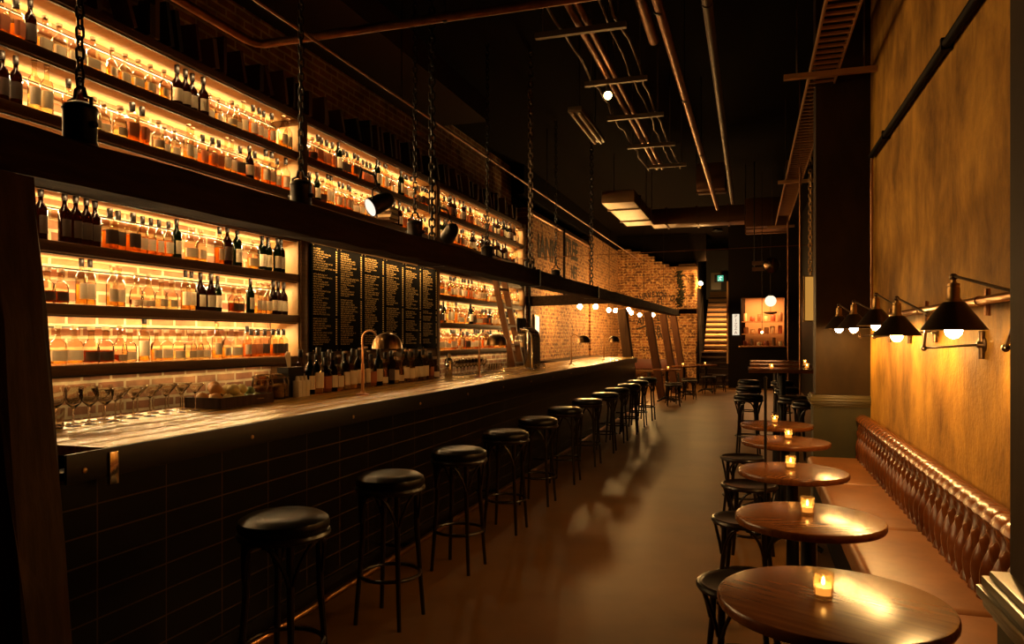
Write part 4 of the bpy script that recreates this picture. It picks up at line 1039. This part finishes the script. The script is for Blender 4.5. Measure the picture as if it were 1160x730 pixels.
for i, x in enumerate((-2.95, -2.4, -2.1)):
    pipe(f"thin drop wire hanging before the brick, {WORDS[i]} from the shelving", [(x, 16+i*1.5, 2.35), (x, 16+i*1.5, 4.7)], .005, M_STEEL, name='drop_wire')
pipe('conduit following the top edge of the side brick wall', [(-3.96, 13.3, 3.82), (-3.96, 18.9, 3.82)], .03, M_RUST)
pipe('dark pipe upright on the side brick wall', [(-3.93, 15.85, 2.2), (-3.93, 15.85, 3.9)], .03, M_STEEL)
pipe('dark upright conduit at the end of the shelving', [(-3.92, 13.12, 1.0), (-3.92, 13.12, 3.9)], .03, M_STEEL)

# ------------------------------------------------------------------ far end: signs, hatch, globe, mirror
ex = thing('exit_sign', 'green running man exit sign over the stairs', 'exit sign', (-.97, 26.2, 3.50))
part('housing', MB().bbox((0, .06, 0), (.40, .1, .26), .01), M_CAP, ex)
part('lit_panel', MB().box((0, .005, 0), (.20, .01, .20)), emis('exit_green', (.10, .62, .36), .9), ex, smooth=False)
mn = MB(); yq = -.003; MQ = .7
mn.lathe([(0, 0), (.018, 0), (.018, .004), (0, .004)], (.014, yq, .063), 12, Matrix.Rotation(PI/2, 3, 'X'))
for a, b in (((.01, .06), (-.03, -.02)), ((-.03, -.02), (.03, -.05)), ((.03, -.05), (.02, -.12)), ((-.03, -.02), (-.05, -.08)), ((-.05, -.08), (-.11, -.09)), ((.01, .05), (.06, .03)), ((.06, .03), (.09, .05)), ((.01, .05), (-.05, .05)), ((-.05, .05), (-.07, .01))):
    mn.tube([(a[0]*MQ, yq, a[1]*MQ), (b[0]*MQ, yq, b[1]*MQ)], .011, 6)
part('running_man', mn, emis('exit_white', (.75, .95, .82), 1.2), ex)
pz = thing('lit_sign', 'narrow upright white lit sign reading PIZZA beside the stairs', 'sign', (-.385, 21.9, 1.83))
part('light_box', MB().bbox((0, 0, 0), (.19, .09, .60), .008), emis('sign_white', (1., .82, .58), .95), pz)
for i, ch in enumerate('PIZZA'):
    sign_text('lettering', ch, .125, (0, -.048, .235-i*.117), RB, mat('sign_red', (.35, .05, .025), .6), parent=pz)
part('bracket', MB().tube([(0, .04, 0), (0, .28, 0)], .015), M_STEEL, pz)
# kitchen hatch: counter, shelves, goods
hk = thing('hatch_counter', 'steel counter and shelves inside the kitchen hatch', 'counter', (.34, 22.6, 0)); 
part('hatch_ledge', MB().bbox((0, -.25, 1.2), (1.3, .6, .04), .005), M_COPPER, hk)
part('hatch_shelf', MB().box((.02, .55, 1.56), (1.2, .3, .03)), M_KIT, hk, smooth=False); part('hatch_shelf', MB().box((.02, .55, 1.93), (1.2, .3, .03)), M_KIT, hk, smooth=False)
KC = [mat('pot_red', (.30, .07, .03), .5), mat('pot_brown', (.22, .10, .04), .5), mat('box_cream', (.6, .42, .22), .6)]
rr = random.Random(3); cnt = 0
for zz, yy in ((1.22, 22.5), (1.575, 23.12), (1.945, 23.12)):
    for k in range(6):
        h = rr.uniform(.10, .26); r_ = rr.uniform(.045, .075); x = -.12+k*.19+rr.uniform(-.02, .02)
        o = single('kitchen_tub', MB().lathe([(0, 0), (r_*.9, 0), (r_, .02), (r_, h-.02), (r_*.85, h), (r_*.8, h-.01), (0, h-.012)], n=14), KC[(k+cnt) % 3], f"kitchen container, {WORDS[k]} from the stairs on the {['hatch ledge', 'lower shelf', 'upper shelf'][cnt]} in the hatch", 'container', (x, yy, zz), 0, 'containers in the kitchen hatch')
        part('lid', MB().lathe([(r_*.88, h-.004), (r_*.9, h), (r_*.9, h+.012), (0, h+.016)], n=14), KC[1], o)
    cnt += 1
arealight('kitchen_light', hk, (0, .25, 2.68), 1.0, .4, 80, (1., .48, .16))
gp = thing('globe_pendant', 'white glowing globe pendant in front of the kitchen hatch', 'pendant lamp', (.46, 18.3, 2.32))
part('globe', MB().sphere((0, 0, 0), .13, 20), emis('opal_globe', (1., .80, .52), 1.6), gp)
part('stem', MB().tube([(0, 0, .12), (0, 0, 2.38)], .008).lathe([(.05, .11), (.05, .15), (0, .16)], n=14), M_STEEL, gp)
dp = thing('dish_lamp', 'small pale dish lamp below the globe pendant', 'lamp', (.46, 18.3, 2.02))
part('dish', MB().lathe([(0, -.02), (.06, -.015), (.13, .01), (.16, .04), (.155, .042), (.12, .02), (0, -.01)], n=24), mat('white_enamel', (.7, .55, .38), .35), dp)
part('stem', MB().tube([(0, 0, -.01), (0, 0, .18)], .006), M_STEEL, dp)
vm = thing('convex_mirror', 'round convex mirror on a two bar bracket under the ceiling', 'mirror', (.375, 14.2, 2.78))
MR = Matrix.Rotation(PI/2, 3, 'X')
part('mirror_face', MB().lathe([(0, .05), (.05, .046), (.10, .03), (.14, .0)][::-1], n=28, M=MR), mat('dim_mirror', (.42, .24, .12), .22, 1.), vm)
part('rim', MB().tube([(.145*math.cos(a), 0, .145*math.sin(a)) for a in [2*PI*q/28 for q in range(28)]], .010, 8, closed=True), M_STEEL, vm)
part('bracket_bar', MB().box((-.22, .03, .05), (.24, .02, .07)).box((-.22, .03, -.06), (.24, .02, .07)), M_DUCTB, vm, smooth=False)
part('hanging_rod', MB().tube([(-.30, .05, -.1), (-.30, .05, 1.92)], .01), M_STEEL, vm)
lp = thing('hanging_lantern', 'tall narrow amber glass lantern by the black pilaster', 'lantern', (.735, 10.1, 1.95))
part('glass_panel', MB().bbox((0, 0, 0), (.15, .12, .56), .006), emis('lantern_amber', (.52, .235, .04), 1.0), lp)
fm = MB()
for sx in (-.075, .075):
    for sy in (-.06, .06): fm.box((sx, sy, 0), (.014, .014, .58))
for sz in (-.285, .285): fm.box((0, 0, sz), (.17, .14, .014))
part('brass_frame', fm, M_BRASS, lp, smooth=False)
part('hanging_chain', MB().chain((0, 0, 2.72), (0, 0, .29), .07, .04, .008), M_BRASS, lp)
# slim uprights by the right side
pipe('thin brass upright pipe past the black pilaster', [(.60, 9.9, .1), (.60, 9.9, 4.7)], .012, M_RUST)
pipe('second brass upright pipe past the black pilaster', [(.93, 11.2, .1), (.93, 11.2, 4.7)], .016, M_RUST)
pipe('upright conduit beside the convex mirror', [(.66, 14.3, .1), (.66, 14.3, 4.7)], .014, M_RUST)
sl = thing('small_lamp', 'tiny bare bulb lamp beyond the high tables', 'lamp', (.22, 15.0, 1.56))
part('bulb', MB().sphere((0, 0, 0), .025, 10), emis('small_bulb', (1., .55, .2), 25.), sl); part('stem', MB().tube([(0, 0, .02), (.0, 0, 3.1)], .005), M_STEEL, sl)

# ------------------------------------------------------------------ high tables past the bench
def high_table(label):
    t = thing('high_table', label, 'high table', (0, 0, 0), 0, 'high tables past the bench')
    part('tabletop', MB().bbox((0, 0, 1.03), (.84, .80, .045), .005), M_TABLE, t)
    part('column', MB().lathe([(.22, 0), (.22, .012), (.05, .03), (.04, .05), (.04, 1.0), (.12, 1.006)], n=16), M_IRON, t)
    return t
ht = high_table('nearest square high table past the bench'); ht_tree = get_tree(ht)
HY = [10.15, 11.7, 13.4]
for i, y in enumerate(HY):
    lb = ['square high table just past the green wainscot', 'second square high table past the pilaster', 'third square high table before the kitchen hatch'][i]
    if i == 0: ht.location = (.40, y, 0); ht['label'] = lb
    else: dup(ht, (.42, y, 0), 0, lb, tree=ht_tree)
k = 0
for i, y in enumerate(HY):
    for x, dy in ((-.02, -.62), (.5, -.72), (.55, .1+.0), (.62, -1.35)):
        if (i, x) in ((2, .62), (1, .62)) : continue
        if x == .55: continue
        dup(bs, (x, y+dy, 0), R.uniform(-.2, .2), f"black bar stool at the high tables, {WORDS[k]} past the round tables", 'bar stools at the high tables', tree=bs_tree); k += 1
for i, (x, y, z) in enumerate([(.70, 10.2, 1.055), (.78, 11.75, 1.055), (.26, 9.85, 1.055)]):
    put_candle(x, y, z, ['lit candle on the near high table by the lantern', 'lit candle on the second high table', 'lit candle at the aisle edge of the near high table'][i])
# small round tables by the leaning posts
for i, (x, y, lb) in enumerate([(-1.80, 16.95, 'small round candle table by the leaning post nearest the bar'), (-1.60, 19.1, 'small round candle table between the leaning posts'), (-1.12, 20.2, 'small round candle table before the stairs')]):
    t = round_table('round_table', lb, 'table', .31, .74, 'candle tables by the end wall'); t.location = (x, y, 0)
    put_candle(x-.02 if i else x+.03, y-.05, .74, ['lit candle on the small table by the bar end', 'lit candle on the table between the posts', 'lit candle on the table before the stairs'][i])
for i, (x, y) in enumerate([(-1.55, 15.9), (-1.62, 16.6), (-1.35, 17.6), (-1.45, 18.6), (-1.02, 19.6), (-.78, 20.5)]):
    dup(ls, (x, y, 0), R.uniform(-.4, .4), f"low bentwood stool by the small candle tables, {WORDS[i]} from the bar end", 'low stools at the end wall', tree=ls_tree)
# bench along the end of the side wall
cbm = thing('low_bench', 'dark low bench along the lettered end wall', 'bench', (-2.95, 22.7, 0))
part('seat', MB().bbox((0, 0, .44), (2.0, .45, .06), .008), M_SHELFWOOD, cbm); part('backrest', MB().bbox((0, .24, .64), (2.0, .06, .3), .008), mat('bench_red', (.14, .04, .025), .45), cbm)
for sx in (-.9, 0, .9): part('leg', MB().box((sx, 0, .2), (.06, .4, .41)), M_STEEL, cbm, smooth=False)
# ivy trail on the brick pier
iv = MB(); rr = random.Random(4)
for k in range(230):
    zc = rr.uniform(2.42, 3.62); xc = -2.04+.04*math.sin(zc*7)+rr.gauss(0, .045); a = rr.uniform(0, 6); s_ = rr.uniform(.03, .055); yc = -rr.uniform(0, .10)
    d1 = Vector((math.cos(a), rr.uniform(-.4, .1), math.sin(a)))*s_; d2 = Vector((-math.sin(a), rr.uniform(-.4, .1), math.cos(a)))*s_*.6; P = Vector((xc, 23.17+yc, zc))
    iv._add([P-d1, P+d2, P+d1, P-d2], [(0, 1, 2, 3)])
tag(link(bpy.data.objects.new('ivy_leaves', iv.mesh('ivy_leaves', mat('ivy_leaf', (.014, .012, .005), .7, spec=.1), False))), 'dark trailing plant hanging down the brick pier', 'plant', None, 'stuff')
# lit window slot at the far end of the shelving
nl = thing('wall_strip_lamp', 'short upright glowing strip lamp on the side brick by the beer font', 'wall lamp', (-3.96, 13.75, 1.62))
part('backing', MB().box((-.02, 0, 0), (.03, .22, .56)), M_BRASS, nl, smooth=False)
part('lit_face', MB().box((.012, 0, 0), (.03, .17, .5)), emis('strip_face', (1., .72, .38), 2.2), nl, smooth=False)
# work surface behind the far bar end
wb = thing('work_counter', 'steel topped work counter along the side brick wall', 'counter', (-3.72, 16.0, 0))
part('worktop', MB().bbox((0, 0, .98), (.5, 4.6, .04), .005), M_STEEL, wb); part('cabinet_body', MB().box((0, 0, .48), (.46, 4.5, .96)), M_BLACK, wb, smooth=False)
